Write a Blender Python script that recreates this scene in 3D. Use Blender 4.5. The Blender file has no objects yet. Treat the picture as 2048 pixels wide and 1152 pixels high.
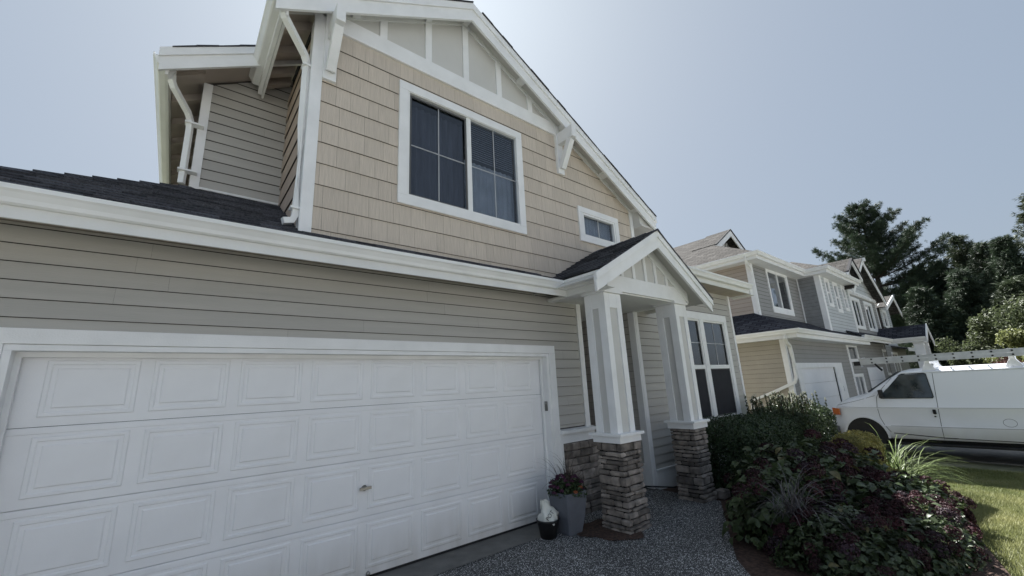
import bpy, math, random
import numpy as np
from mathutils import Vector, Matrix, noise

S = bpy.context.scene
COL = S.collection
R = math.radians
rnd = random.Random(7)
rng = np.random.default_rng(11)

# ------------------------------------------------------------------ camera
cd = bpy.data.cameras.new('camera')
cam = bpy.data.objects.new('camera', cd)
COL.objects.link(cam)
S.camera = cam
CAM = Vector((-4.0720, -4.4790, 1.7060))
YAW, PITCH, ROLL = 0.68835, 0.23907, -0.05002
cd.sensor_width = 36.0
cd.lens = 820.13 / 2048 * 36
cd.clip_start, cd.clip_end = 0.05, 3000
fw = Vector((math.sin(YAW)*math.cos(PITCH), math.cos(YAW)*math.cos(PITCH), math.sin(PITCH)))
rt = fw.cross(Vector((0, 0, 1))).normalized()
up = rt.cross(fw)
r2 = rt*math.cos(ROLL) + up*math.sin(ROLL)
u2 = up*math.cos(ROLL) - rt*math.sin(ROLL)
M = Matrix((r2, u2, -fw)).transposed().to_4x4()
M.translation = CAM
cam.matrix_world = M

# ------------------------------------------------------------------ light
SUN_AZ, SUN_EL = R(26), R(50)
SKY_STRENGTH = 0.10
EXPOSURE = 1.60
w = bpy.data.worlds.new('World')
S.world = w
w.use_nodes = True
nt = w.node_tree
nt.nodes.clear()
sky = nt.nodes.new('ShaderNodeTexSky')
sky.sky_type = 'NISHITA'
sky.sun_disc = False
sky.sun_elevation = SUN_EL
sky.sun_rotation = SUN_AZ
sky.altitude = 50
sky.air_density = 1.0
sky.dust_density = 5.0
sky.ozone_density = 1.0
gam = nt.nodes.new('ShaderNodeGamma')
gam.inputs[1].default_value = 0.27        # hazy air: the sky's contrast is flattened all round
tint = nt.nodes.new('ShaderNodeMix'); tint.data_type = 'RGBA'; tint.blend_type = 'MULTIPLY'; tint.inputs['Factor'].default_value = 1
tint.inputs['B'].default_value = (0.97, 1.12, 1.295, 1)
bg = nt.nodes.new('ShaderNodeBackground')
bg.inputs[1].default_value = SKY_STRENGTH
wo = nt.nodes.new('ShaderNodeOutputWorld')
nt.links.new(sky.outputs[0], gam.inputs[0])
nt.links.new(gam.outputs[0], tint.inputs['A'])
nt.links.new(tint.outputs['Result'], bg.inputs[0])
nt.links.new(bg.outputs[0], wo.inputs[0])
sd = bpy.data.lights.new('sun', 'SUN')
sd.energy = 5.0
sd.angle = R(0.6)
sd.color = (1.0, 0.98, 0.955)
so = bpy.data.objects.new('sun', sd)
COL.objects.link(so)
sdir = Vector((math.sin(SUN_AZ)*math.cos(SUN_EL), math.cos(SUN_AZ)*math.cos(SUN_EL), math.sin(SUN_EL)))
so.rotation_euler = sdir.to_track_quat('Z', 'Y').to_euler()
so.location = sdir*60
S.view_settings.view_transform = 'Standard'
S.view_settings.look = 'None'
S.view_settings.exposure = EXPOSURE
S.view_settings.gamma = 1.0
S.view_settings.use_curve_mapping = False
S.render.engine = 'CYCLES'
S.cycles.use_denoising = True
S.cycles.max_bounces = 8

# ------------------------------------------------------------------ materials
MATS = {}
def mat(name, col, rough=0.6, var=0.0, nscale=6.0, namt=0.12, bump=0.0, bscale=40.0, spec=0.4, metal=0.0,
        stretch=None, col2=None, streak=None, trans=0.0):
    """principled material: base colour with noise mottling, per-object variation, fine bump"""
    if name in MATS: return MATS[name]
    m = bpy.data.materials.new(name); m.use_nodes = True
    n = m.node_tree.nodes; l = m.node_tree.links
    b = n['Principled BSDF']
    b.inputs['Roughness'].default_value = rough
    b.inputs['Specular IOR Level'].default_value = spec
    b.inputs['Metallic'].default_value = metal
    tc = n.new('ShaderNodeTexCoord')
    mp = n.new('ShaderNodeMapping')
    l.new(tc.outputs['Object'], mp.inputs[0])
    if stretch: mp.inputs['Scale'].default_value = stretch
    nz = n.new('ShaderNodeTexNoise'); nz.inputs['Scale'].default_value = nscale; nz.inputs['Detail'].default_value = 5
    l.new(mp.outputs[0], nz.inputs['Vector'])
    cr = n.new('ShaderNodeValToRGB')
    c = col
    c2 = col2 or tuple(min(1, x*(1+namt)) for x in c)
    c1 = tuple(x*(1-namt) for x in c)
    cr.color_ramp.elements[0].position = 0.3; cr.color_ramp.elements[1].position = 0.7
    cr.color_ramp.elements[0].color = (*c1, 1); cr.color_ramp.elements[1].color = (*c2, 1)
    l.new(nz.outputs['Fac'], cr.inputs[0])
    out = cr.outputs[0]
    if var > 0:
        oi = n.new('ShaderNodeObjectInfo')
        mr = n.new('ShaderNodeMapRange'); mr.inputs['To Min'].default_value = 1-var; mr.inputs['To Max'].default_value = 1+var
        l.new(oi.outputs['Random'], mr.inputs[0])
        mx = n.new('ShaderNodeMix'); mx.data_type = 'RGBA'; mx.blend_type = 'MULTIPLY'; mx.inputs['Factor'].default_value = 1
        l.new(out, mx.inputs['A']); l.new(mr.outputs[0], mx.inputs['B'])
        out = mx.outputs['Result']
    l.new(out, b.inputs['Base Color'])
    if bump > 0:
        nb = n.new('ShaderNodeTexNoise'); nb.inputs['Scale'].default_value = bscale; nb.inputs['Detail'].default_value = 4
        l.new(mp.outputs[0], nb.inputs['Vector'])
        bp = n.new('ShaderNodeBump'); bp.inputs['Strength'].default_value = bump; bp.inputs['Distance'].default_value = 0.01
        l.new(nb.outputs['Fac'], bp.inputs['Height']); l.new(bp.outputs[0], b.inputs['Normal'])
    if trans > 0:
        tr = n.new('ShaderNodeBsdfTranslucent'); l.new(out, tr.inputs[0])
        ms = n.new('ShaderNodeMixShader'); ms.inputs[0].default_value = trans
        l.new(b.outputs[0], ms.inputs[1]); l.new(tr.outputs[0], ms.inputs[2])
        l.new(ms.outputs[0], n['Material Output'].inputs[0])
    MATS[name] = m
    return m

def glass(name, tint=(0.55, 0.6, 0.62), refl=1.0):
    m = bpy.data.materials.new(name); m.use_nodes = True
    n = m.node_tree.nodes; l = m.node_tree.links; n.clear()
    o = n.new('ShaderNodeOutputMaterial'); g = n.new('ShaderNodeBsdfGlossy'); t = n.new('ShaderNodeBsdfTransparent')
    g.inputs['Roughness'].default_value = 0.015; g.inputs['Color'].default_value = (0.95, 0.97, 1, 1)
    nz = n.new('ShaderNodeTexNoise'); nz.inputs['Scale'].default_value = 1.3
    tc = n.new('ShaderNodeTexCoord'); l.new(tc.outputs['Object'], nz.inputs['Vector'])
    bp = n.new('ShaderNodeBump'); bp.inputs['Strength'].default_value = 0.06; bp.inputs['Distance'].default_value = 0.02
    l.new(nz.outputs['Fac'], bp.inputs['Height']); l.new(bp.outputs[0], g.inputs['Normal'])
    t.inputs['Color'].default_value = (*tint, 1)
    f = n.new('ShaderNodeFresnel'); f.inputs[0].default_value = 1.5
    mu = n.new('ShaderNodeMath'); mu.operation = 'MULTIPLY'; mu.inputs[1].default_value = 1.7*refl; mu.use_clamp = True
    l.new(f.outputs[0], mu.inputs[0])
    ge = n.new('ShaderNodeNewGeometry'); inv = n.new('ShaderNodeMath'); inv.operation = 'SUBTRACT'; inv.inputs[0].default_value = 1.0; l.new(ge.outputs['Backfacing'], inv.inputs[1])
    m2 = n.new('ShaderNodeMath'); m2.operation = 'MULTIPLY'; l.new(mu.outputs[0], m2.inputs[0]); l.new(inv.outputs[0], m2.inputs[1])
    ms = n.new('ShaderNodeMixShader'); l.new(m2.outputs[0], ms.inputs[0])
    l.new(t.outputs[0], ms.inputs[1]); l.new(g.outputs[0], ms.inputs[2]); l.new(ms.outputs[0], o.inputs[0])
    return m

def roofmat(name, c1, c2, mortar, row=0.14, wid=0.30):
    """far asphalt roof: courses and tabs too small to pick apart, laid out by the roof's own UV metres"""
    m = bpy.data.materials.new(name); m.use_nodes = True
    n = m.node_tree.nodes; l = m.node_tree.links; b = n['Principled BSDF']; b.inputs['Roughness'].default_value = 0.95; b.inputs['Specular IOR Level'].default_value = 0.08
    uv = n.new('ShaderNodeUVMap')
    br = n.new('ShaderNodeTexBrick'); br.inputs['Scale'].default_value = 1.0
    br.inputs['Brick Width'].default_value = wid; br.inputs['Row Height'].default_value = row
    br.inputs['Mortar Size'].default_value = 0.012; br.inputs['Bias'].default_value = 0.0
    br.inputs['Color1'].default_value = (*c1, 1); br.inputs['Color2'].default_value = (*c2, 1); br.inputs['Mortar'].default_value = (*mortar, 1)
    l.new(uv.outputs[0], br.inputs[0])
    nz = n.new('ShaderNodeTexNoise'); nz.inputs['Scale'].default_value = 3.0; nz.inputs['Detail'].default_value = 6
    l.new(uv.outputs[0], nz.inputs[0])
    mx = n.new('ShaderNodeMix'); mx.data_type = 'RGBA'; mx.blend_type = 'OVERLAY'; mx.inputs['Factor'].default_value = 0.35
    l.new(br.outputs['Color'], mx.inputs['A']); l.new(nz.outputs['Fac'], mx.inputs['B'])
    l.new(mx.outputs['Result'], b.inputs['Base Color'])
    bp = n.new('ShaderNodeBump'); bp.inputs['Strength'].default_value = 0.6; bp.inputs['Distance'].default_value = 0.012; bp.invert = True
    l.new(br.outputs['Fac'], bp.inputs['Height']); l.new(bp.outputs[0], b.inputs['Normal'])
    MATS[name] = m
    return m

WHITE = mat('white_paint', (0.83, 0.83, 0.82), 0.5, nscale=3, namt=0.05, bump=0.12, bscale=60)
TRIMW = mat('trim_paint', (0.84, 0.84, 0.84), 0.5, nscale=4, namt=0.05, bump=0.15, bscale=90)
CREAM = mat('fascia_paint', (0.77, 0.77, 0.76), 0.5, nscale=3, namt=0.05, bump=0.1)
DOORW = mat('door_paint', (0.86, 0.86, 0.875), 0.45, nscale=2, namt=0.04, bump=0.10, bscale=120)
GUTW = mat('gutter_metal', (0.83, 0.83, 0.82), 0.35, nscale=2, namt=0.06)
LAP = mat('taupe_siding', (0.455, 0.437, 0.405), 0.55, var=0.03, nscale=2.2, namt=0.05, bump=0.12, bscale=30, stretch=(0.4, 1, 6))
SHNG = mat('tan_shingle_siding', (0.585, 0.51, 0.43), 0.7, var=0.05, nscale=9, namt=0.07, bump=0.35, bscale=26, stretch=(5, 5, 0.35))
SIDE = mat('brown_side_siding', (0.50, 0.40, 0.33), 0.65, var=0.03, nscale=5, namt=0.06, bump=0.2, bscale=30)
SOFF = mat('soffit_paint', (0.44, 0.38, 0.33), 0.7, nscale=3, namt=0.08)
PANEL = mat('gable_panel_paint', (0.60, 0.59, 0.565), 0.7, nscale=2, namt=0.04, bump=0.1)
SHEATH = mat('sheathing', (0.075, 0.068, 0.062), 0.9)
DARK = mat('dark_interior', (0.03, 0.03, 0.035), 0.9)
ROOM = mat('room_interior', (0.16, 0.16, 0.17), 0.9)
CURT = mat('curtain_cloth', (0.15, 0.15, 0.175), 0.9, nscale=3, namt=0.25, stretch=(6, 1, 0.5))
CURT2 = mat('pale_curtain_cloth', (0.66, 0.68, 0.70), 0.9, nscale=3, namt=0.15)
BLIND = mat('blind_slat', (0.78, 0.79, 0.80), 0.6)
SCREEN = mat('window_screen', (0.03, 0.03, 0.036), 0.8)
ASPH = mat('charcoal_shingle', (0.078, 0.080, 0.092), 0.95, var=0.42, nscale=60, namt=0.4, bump=0.8, bscale=150, spec=0.2)
ASPHB = mat('roof_underlay', (0.03, 0.03, 0.033), 0.95)
STONE = mat('ledge_stone', (0.20, 0.175, 0.155), 0.9, var=0.45, nscale=9, namt=0.4, bump=1.0, bscale=22, col2=(0.33, 0.285, 0.25))
MORT = mat('dark_mortar', (0.02, 0.018, 0.018), 0.95, nscale=30, namt=0.3)
GLASS = glass('window_glass', (0.66, 0.69, 0.73))
GLASSD = glass('dark_window_glass', (0.6, 0.64, 0.68), 1.15)
METAL = mat('brushed_metal', (0.35, 0.34, 0.32), 0.35, metal=0.9)
def _grime():
    n = DOORW.node_tree.nodes; l = DOORW.node_tree.links; b = n['Principled BSDF']
    src = b.inputs['Base Color'].links[0].from_socket
    g = n.new('ShaderNodeNewGeometry'); sp = n.new('ShaderNodeSeparateXYZ'); l.new(g.outputs['Position'], sp.inputs[0])
    mr = n.new('ShaderNodeMapRange'); mr.inputs['From Min'].default_value = 0.45; mr.inputs['From Max'].default_value = 0.0; l.new(sp.outputs['Z'], mr.inputs[0])
    mp = n.new('ShaderNodeMapping'); mp.inputs['Scale'].default_value = (7, 7, 1.2); l.new(g.outputs['Position'], mp.inputs[0])
    nz = n.new('ShaderNodeTexNoise'); nz.inputs['Scale'].default_value = 1.0; nz.inputs['Detail'].default_value = 8; l.new(mp.outputs[0], nz.inputs[0])
    mu = n.new('ShaderNodeMath'); mu.operation = 'MULTIPLY'; l.new(mr.outputs[0], mu.inputs[0]); l.new(nz.outputs['Fac'], mu.inputs[1])
    nz2 = n.new('ShaderNodeTexNoise'); nz2.inputs['Scale'].default_value = 1.7; nz2.inputs['Detail'].default_value = 9; l.new(g.outputs['Position'], nz2.inputs[0])
    m3 = n.new('ShaderNodeMapRange'); m3.inputs['From Min'].default_value = 0.55; m3.inputs['From Max'].default_value = 0.8; m3.inputs['To Max'].default_value = 0.10; l.new(nz2.outputs['Fac'], m3.inputs[0])
    ad = n.new('ShaderNodeMath'); ad.operation = 'ADD'; ad.use_clamp = True; l.new(mu.outputs[0], ad.inputs[0]); l.new(m3.outputs[0], ad.inputs[1])
    mx = n.new('ShaderNodeMix'); mx.data_type = 'RGBA'; mx.inputs['B'].default_value = (0.50, 0.47, 0.43, 1)
    l.new(ad.outputs[0], mx.inputs['Factor']); l.new(src, mx.inputs['A']); l.new(mx.outputs['Result'], b.inputs['Base Color'])
_grime()
BLACK = mat('black_plastic', (0.012, 0.012, 0.013), 0.45, nscale=8, namt=0.3)
ROOFD = roofmat('dark_roof', (0.035, 0.036, 0.045), (0.075, 0.077, 0.09), (0.015, 0.015, 0.018))
ROOFL = roofmat('pale_roof', (0.058, 0.055, 0.051), (0.100, 0.095, 0.089), (0.024, 0.023, 0.022), 0.16, 0.34)

# ------------------------------------------------------------------ mesh helpers
WL = {}
def link(name, data, parent=None, loc=(0, 0, 0)):
    o = bpy.data.objects.new(name, data)
    COL.objects.link(o)
    loc = Vector(loc)
    if parent is not None:
        o.parent = parent
        o.location = loc - WL[parent.name]
    else:
        o.location = loc
    WL[o.name] = loc.copy()
    return o

def thing(name, label, cat, loc=(0, 0, 0), group=None):
    o = link(name, None, None, loc)
    o.empty_display_size = 0.2
    o['label'] = label; o['category'] = cat
    if group: o['group'] = group
    return o

def tag(o, label=None, cat=None, group=None, kind=None):
    if label: o['label'] = label
    if cat: o['category'] = cat
    if group: o['group'] = group
    if kind: o['kind'] = kind
    return o

class MB:
    def __init__(s): s.v = []; s.f = []; s.uv = None
    def quad(s, *p):
        i = len(s.v); s.v += [tuple(q) for q in p]; s.f.append(tuple(range(i, i+len(p)))); return s
    def box(s, x0, x1, y0, y1, z0, z1):
        i = len(s.v)
        s.v += [(x, y, z) for z in (z0, z1) for y in (y0, y1) for x in (x0, x1)]
        s.f += [(i, i+2, i+3, i+1), (i+4, i+5, i+7, i+6), (i, i+1, i+5, i+4), (i+2, i+6, i+7, i+3), (i, i+4, i+6, i+2), (i+1, i+3, i+7, i+5)]
        return s
    def prism(s, a, b):
        """solid between two equal polygons (lists of 3d points)"""
        n = len(a); i = len(s.v)
        s.v += [tuple(p) for p in a] + [tuple(p) for p in b]
        s.f.append(tuple(range(i+n-1, i-1, -1))); s.f.append(tuple(range(i+n, i+2*n)))
        for k in range(n):
            j = (k+1) % n
            s.f.append((i+k, i+j, i+n+j, i+n+k))
        return s
    def xz(s, poly, y0, y1): return s.prism([(x, y0, z) for x, z in poly], [(x, y1, z) for x, z in poly])
    def yz(s, poly, x0, x1): return s.prism([(x0, y, z) for y, z in poly], [(x1, y, z) for y, z in poly])
    def xy(s, poly, z0, z1): return s.prism([(x, y, z0) for x, y in poly], [(x, y, z1) for x, y in poly])
    def bar(s, p, q, wu, wv, upv=(0, 0, 1)):
        """rectangular bar from p to q, width wu sideways, wv along the up-ish side"""
        p = Vector(p); q = Vector(q); d = (q-p).normalized()
        upv = Vector(upv)
        sdv = d.cross(upv)
        if sdv.length < 1e-4: sdv = d.cross(Vector((0, 1, 0)))
        sdv.normalize(); u = sdv.cross(d).normalized()
        c = [sdv*(wu/2)*a + u*(wv/2)*b for a, b in ((-1, -1), (1, -1), (1, 1), (-1, 1))]
        return s.prism([p+k for k in c], [q+k for k in c])
    def tube(s, pts, r, n=8, cap=True, r1=None):
        pts = [Vector(p) for p in pts]; m = len(pts); i0 = len(s.v)
        prev = None
        for k, p in enumerate(pts):
            d = (pts[min(k+1, m-1)] - pts[max(k-1, 0)]).normalized()
            a = d.cross(Vector((0, 0, 1)))
            if a.length < 1e-3: a = prev if prev is not None else Vector((1, 0, 0))
            a = (a - d*a.dot(d)).normalized(); prev = a
            b = d.cross(a)
            rr = r if r1 is None else r + (r1-r)*k/(m-1)
            for j in range(n):
                t = 2*math.pi*(j+0.5)/n
                s.v.append(tuple(p + a*rr*math.cos(t) + b*rr*math.sin(t)))
        for k in range(m-1):
            for j in range(n):
                jj = (j+1) % n
                s.f.append((i0+k*n+j, i0+k*n+jj, i0+(k+1)*n+jj, i0+(k+1)*n+j))
        if cap:
            s.f.append(tuple(i0+j for j in range(n-1, -1, -1))); s.f.append(tuple(i0+(m-1)*n+j for j in range(n)))
        return s
    def lathe(s, prof, c=(0, 0, 0), n=24, square=0.0):
        i0 = len(s.v)
        for r, z in prof:
            for j in range(n):
                t = 2*math.pi*j/n
                s.v.append((c[0]+r*math.cos(t), c[1]+r*math.sin(t), c[2]+z))
        for k in range(len(prof)-1):
            for j in range(n):
                jj = (j+1) % n
                s.f.append((i0+k*n+j, i0+k*n+jj, i0+(k+1)*n+jj, i0+(k+1)*n+j))
        return s
    def sweep(s, prof, path, closed=True):
        """profile (d outward = right of travel, z) along a flat xy path with z base in the path, mitred"""
        m = len(path); i0 = len(s.v); n = len(prof)
        P = [Vector((p[0], p[1])) for p in path]
        for k in range(m):
            if k == 0: d0 = d1 = (P[1]-P[0]).normalized()
            elif k == m-1: d0 = d1 = (P[-1]-P[-2]).normalized()
            else: d0 = (P[k]-P[k-1]).normalized(); d1 = (P[k+1]-P[k]).normalized()
            n0 = Vector((d0.y, -d0.x)); n1 = Vector((d1.y, -d1.x))
            nn = (n0+n1); nn = nn/ max(1e-6, nn.dot(n0))
            for d, z in prof:
                q = P[k] + nn*d
                s.v.append((q.x, q.y, path[k][2]+z))
        for k in range(m-1):
            for j in range(n):
                jj = (j+1) % n
                s.f.append((i0+k*n+j, i0+(k+1)*n+j, i0+(k+1)*n+jj, i0+k*n+jj))
        s.f.append(tuple(i0+j for j in range(n))); s.f.append(tuple(i0+(m-1)*n+j for j in range(n-1, -1, -1)))
        return s
    def mesh(s, name, m, smooth=False):
        me = bpy.data.meshes.new(name)
        me.from_pydata(s.v, [], s.f)
        me.materials.append(m)
        import bmesh
        bm = bmesh.new(); bm.from_mesh(me)
        bmesh.ops.recalc_face_normals(bm, faces=bm.faces)
        bm.to_mesh(me); bm.free()
        if smooth: me.shade_smooth()
        me.update()
        return me
    def build(s, name, m, parent=None, loc=(0, 0, 0), smooth=False, bevel=0.0):
        o = link(name, s.mesh(name, m, smooth), parent, loc)
        if bevel > 0:
            b = o.modifiers.new('bevel', 'BEVEL'); b.width = bevel; b.segments = 2; b.limit_method = 'ANGLE'
        return o

def npmesh(name, V, F, m, mats=None, midx=None, smooth=False):
    """V (n,3) array, F (m,k) int array"""
    me = bpy.data.meshes.new(name)
    V = np.asarray(V, np.float32); F = np.asarray(F, np.int32); k = F.shape[1]
    me.vertices.add(len(V)); me.vertices.foreach_set('co', V.ravel())
    me.loops.add(F.size); me.loops.foreach_set('vertex_index', F.ravel())
    me.polygons.add(len(F))
    me.polygons.foreach_set('loop_start', np.arange(0, F.size, k, dtype=np.int32))
    me.polygons.foreach_set('loop_total', np.full(len(F), k, np.int32))
    for q in (mats or [m]): me.materials.append(q)
    if midx is not None: me.polygons.foreach_set('material_index', np.asarray(midx, np.int32))
    me.update(calc_edges=True)
    if smooth: me.shade_smooth()
    return me

def clip(poly, conv):
    """Sutherland-Hodgman: poly against a convex polygon given counter-clockwise, 2d"""
    out = list(poly)
    for i in range(len(conv)):
        a = conv[i]; b = conv[(i+1) % len(conv)]
        ex, ey = b[0]-a[0], b[1]-a[1]
        inp = out; out = []
        if not inp: break
        def sd_(p): return ex*(p[1]-a[1]) - ey*(p[0]-a[0])
        for k in range(len(inp)):
            p = inp[k]; q = inp[(k+1) % len(inp)]
            sp, sq = sd_(p), sd_(q)
            if sp >= -1e-9: out.append(p)
            if (sp > 1e-9 and sq < -1e-9) or (sp < -1e-9 and sq > 1e-9):
                t = sp/(sp-sq)
                out.append((p[0]+t*(q[0]-p[0]), p[1]+t*(q[1]-p[1])))
    # drop doubled points
    res = []
    for p in out:
        if not res or abs(p[0]-res[-1][0])+abs(p[1]-res[-1][1]) > 1e-5: res.append(p)
    if len(res) > 1 and abs(res[0][0]-res[-1][0])+abs(res[0][1]-res[-1][1]) < 1e-5: res.pop()
    if len(res) < 3: return []
    ar = 0
    for k in range(len(res)):
        p, q = res[k], res[(k+1) % len(res)]; ar += p[0]*q[1]-p[1]*q[0]
    return res if abs(ar) > 2e-4 else []

def cut(rect, holes):
    """rect (u0,u1,z0,z1) minus rectangular holes -> list of rects"""
    rs = [rect]
    for h in holes:
        n = []
        for r in rs:
            u0, u1, z0, z1 = r
            a0, a1 = max(u0, h[0]), min(u1, h[1]); b0, b1 = max(z0, h[2]), min(z1, h[3])
            if a0 >= a1 or b0 >= b1: n.append(r); continue
            if a0 > u0: n.append((u0, a0, z0, z1))
            if a1 < u1: n.append((a1, u1, z0, z1))
            if b0 > z0: n.append((a0, a1, z0, b0))
            if b1 < z1: n.append((a0, a1, b1, z1))
        rs = n
    return [r for r in rs if r[1]-r[0] > 0.012 and r[3]-r[2] > 0.006]

def front(Y): return lambda u, d, z: (u, Y-d, z)       # faces -Y
def left(X): return lambda u, d, z: (X-d, u, z)        # faces -X

def siding(parent, F, region, holes, exp, m, name='plank', tb=0.022, tt=0.006, z0=None, lens=(3.66, 3.66), gap=0.0012, jit=0.0, joined=False, off=0.0, slot=0.0045):
    """lapped courses over a convex region, each course piece an object of its own"""
    us = [p[0] for p in region]; zs = [p[1] for p in region]
    z = z0 if z0 is not None else min(zs)
    top = max(zs); row = 0
    big = MB()
    while z < top:
        u = min(us) - (rnd.random()*lens[1] if row % 2 else rnd.random()*lens[1]*0.5) - off
        while u < max(us):
            L = lens[0] + rnd.random()*(lens[1]-lens[0])
            dj = rnd.uniform(-jit, jit); tj = rnd.uniform(-jit, jit)*0.4
            for r in cut((u+gap/2, u+L-gap/2, z+dj, z+exp), holes):
                st = slot if abs(r[3]-(z+exp)) < 1e-6 else 0.0       # gap added so dark sheathing reads as the shade line under each course
                pl = clip([(r[0], r[2]), (r[1], r[2]), (r[1], r[3]-st), (r[0], r[3]-st)], region)
                if not pl: continue
                b = MB() if not joined else big
                fr = [F(a, tb+tj + (tt-tb)*(c-z)/exp, c) for a, c in pl]
                bk = [F(a, tb+tj-0.003 + (tt-tb)*(c-z)/exp, c) for a, c in pl]
                b.prism(fr, bk)
                if not joined: b.build(name, m, parent)
            u += L
        z += exp; row += 1
    if joined: return big.build(name, m, parent)

def shell(parent, F, region, holes, name='wall', m=None, th=0.1):
    """the wall body behind its siding, with its openings"""
    us = [p[0] for p in region]; zs = [p[1] for p in region]
    b = MB()
    for r in cut((min(us), max(us), min(zs), max(zs)), holes):
        pl = clip([(r[0], r[2]), (r[1], r[2]), (r[1], r[3]), (r[0], r[3])], region)
        if pl: b.prism([F(a, -0.004, c) for a, c in pl], [F(a, -th, c) for a, c in pl])
    return b.build(name, m or SHEATH, parent)

def shingles(parent, region, P, exp, m, limit=300, wid=(0.16, 0.33), th=0.019, name='shingle'):
    """asphalt tabs over a convex region in (u along eave, s up slope); P(u,s,h) gives the point h above the deck"""
    us = [p[0] for p in region]; ss = [p[1] for p in region]
    pieces = []
    s = min(ss)
    while s < max(ss):
        u = min(us) - rnd.random()*0.3
        while u < max(us):
            L = rnd.uniform(*wid)
            pl = clip([(u+0.002, s), (u+L-0.002, s), (u+L-0.002, s+exp+0.0), (u+0.002, s+exp)], region)
            if pl:
                t = th + rnd.choice((0, 0, 0.006)) + rnd.uniform(-0.001, 0.001)
                pieces.append((pl, s, t))
            u += L
        s += exp
    def cost(p):
        c = Vector(P(sum(q[0] for q in p[0])/len(p[0]), p[1], 0)); return (c-CAM).length
    pieces.sort(key=cost)
    rest = MB()
    for k, (pl, s, t) in enumerate(pieces):
        b = MB() if k < limit else rest
        b.prism([P(a, c, 0.004 + t*(1-0.75*(c-s)/exp)) for a, c in pl], [P(a, c, 0.001) for a, c in pl])
        if k < limit: b.build(name, m, parent)
    if len(pieces) > limit: tag(rest.build('far_shingles', m, parent), kind='stuff')

def slab(name, pts, th, m, parent, uvdir=None):
    """roof slab from top polygon, thickness downward, UV in metres (u along the first edge, v up the slope)"""
    pts = [Vector(p) for p in pts]
    n = len(pts)
    nrm = Vector((0, 0, 0))
    for k in range(n): nrm += pts[k].cross(pts[(k+1) % n])
    nrm.normalize()
    if nrm.z < 0: pts.reverse(); nrm = -nrm
    low = [p - nrm*th for p in pts]
    b = MB(); b.prism(low, pts)
    me = b.mesh(name, m)
    hor = Vector((0, 0, 1)).cross(nrm)
    if hor.length < 1e-4: hor = Vector((1, 0, 0))
    hor.normalize(); ups = nrm.cross(hor)
    uvl = me.uv_layers.new(name='UVMap')
    for lp in me.loops:
        c = me.vertices[lp.vertex_index].co
        uvl.data[lp.index].uv = (c.dot(hor), c.dot(ups))
    return link(name, me, parent)

GUT = [(0, 0), (0.065, 0), (0.08, 0.012), (0.088, 0.04), (0.108, 0.075), (0.122, 0.09), (0.122, 0.122), (0.108, 0.122), (0.108, 0.100), (0, 0.100)]

def curtain(parent, F, u0, u1, z0, z1, d, m, name='curtain', amp=0.018, per=0.09):
    n = max(8, int((u1-u0)/per*6)); b = MB()
    pr = None
    for k in range(n+1):
        u = u0+(u1-u0)*k/n; dd = d + amp*math.sin(2*math.pi*(u-u0)/per + 1.3*math.sin(u*5))
        cur = (F(u, dd, z0), F(u, dd, z1))
        if pr: b.quad(pr[0], cur[0], cur[1], pr[1])
        pr = cur
    o = b.build(name, m, parent, smooth=True)
    return o

def room(parent, F, u0, u1, z0, z1, depth=0.9, m=None):
    b = MB()
    d0, d1 = -0.1, -depth
    A = [F(u0, d0, z0), F(u1, d0, z0), F(u1, d0, z1), F(u0, d0, z1)]
    B = [F(u0-.2, d1, z0-.2), F(u1+.2, d1, z0-.2), F(u1+.2, d1, z1+.2), F(u0-.2, d1, z1+.2)]
    b.quad(*B)
    for k in range(4):
        j = (k+1) % 4; b.quad(A[k], A[j], B[j], B[k])
    return b.build('room', m or ROOM, parent)

def fbox(b, F, u0, u1, d0, d1, z0, z1):
    return b.prism([F(u0, d0, z0), F(u1, d0, z0), F(u1, d0, z1), F(u0, d0, z1)], [F(u0, d1, z0), F(u1, d1, z0), F(u1, d1, z1), F(u0, d1, z1)])

def frame_rect(b, F, u0, u1, z0, z1, w, d0, d1, wb=None):
    wb = wb or w
    fbox(b, F, u0, u1, d0, d1, z1-w, z1); fbox(b, F, u0, u1, d0, d1, z0, z0+wb)
    fbox(b, F, u0, u0+w, d0, d1, z0+wb, z1-w); fbox(b, F, u1-w, u1, d0, d1, z0+wb, z1-w)
    return b

# ------------------------------------------------------------------ ground
def gz(x, y):
    t = min(1, max(0, (x-1.6)/7.4)); t = t*t*(3-2*t)
    z = -0.03 - 0.42*t
    q = min(1, max(0, (-y-3.0)/9.0)); z -= 0.5*q*q
    return z

def grid_ground(name, x0, x1, y0, y1, nx, ny, m, dz=0.0, kind='structure', inside=None):
    V = []; idx = {}
    F = []
    xs = np.linspace(x0, x1, nx+1); ys = np.linspace(y0, y1, ny+1)
    V = [(x, y, gz(x, y)+dz) for y in ys for x in xs]
    F = [(j*(nx+1)+i, j*(nx+1)+i+1, (j+1)*(nx+1)+i+1, (j+1)*(nx+1)+i) for j in range(ny) for i in range(nx)]
    me = npmesh(name, V, F, m, smooth=True)
    return tag(link(name, me), kind=kind)

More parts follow.
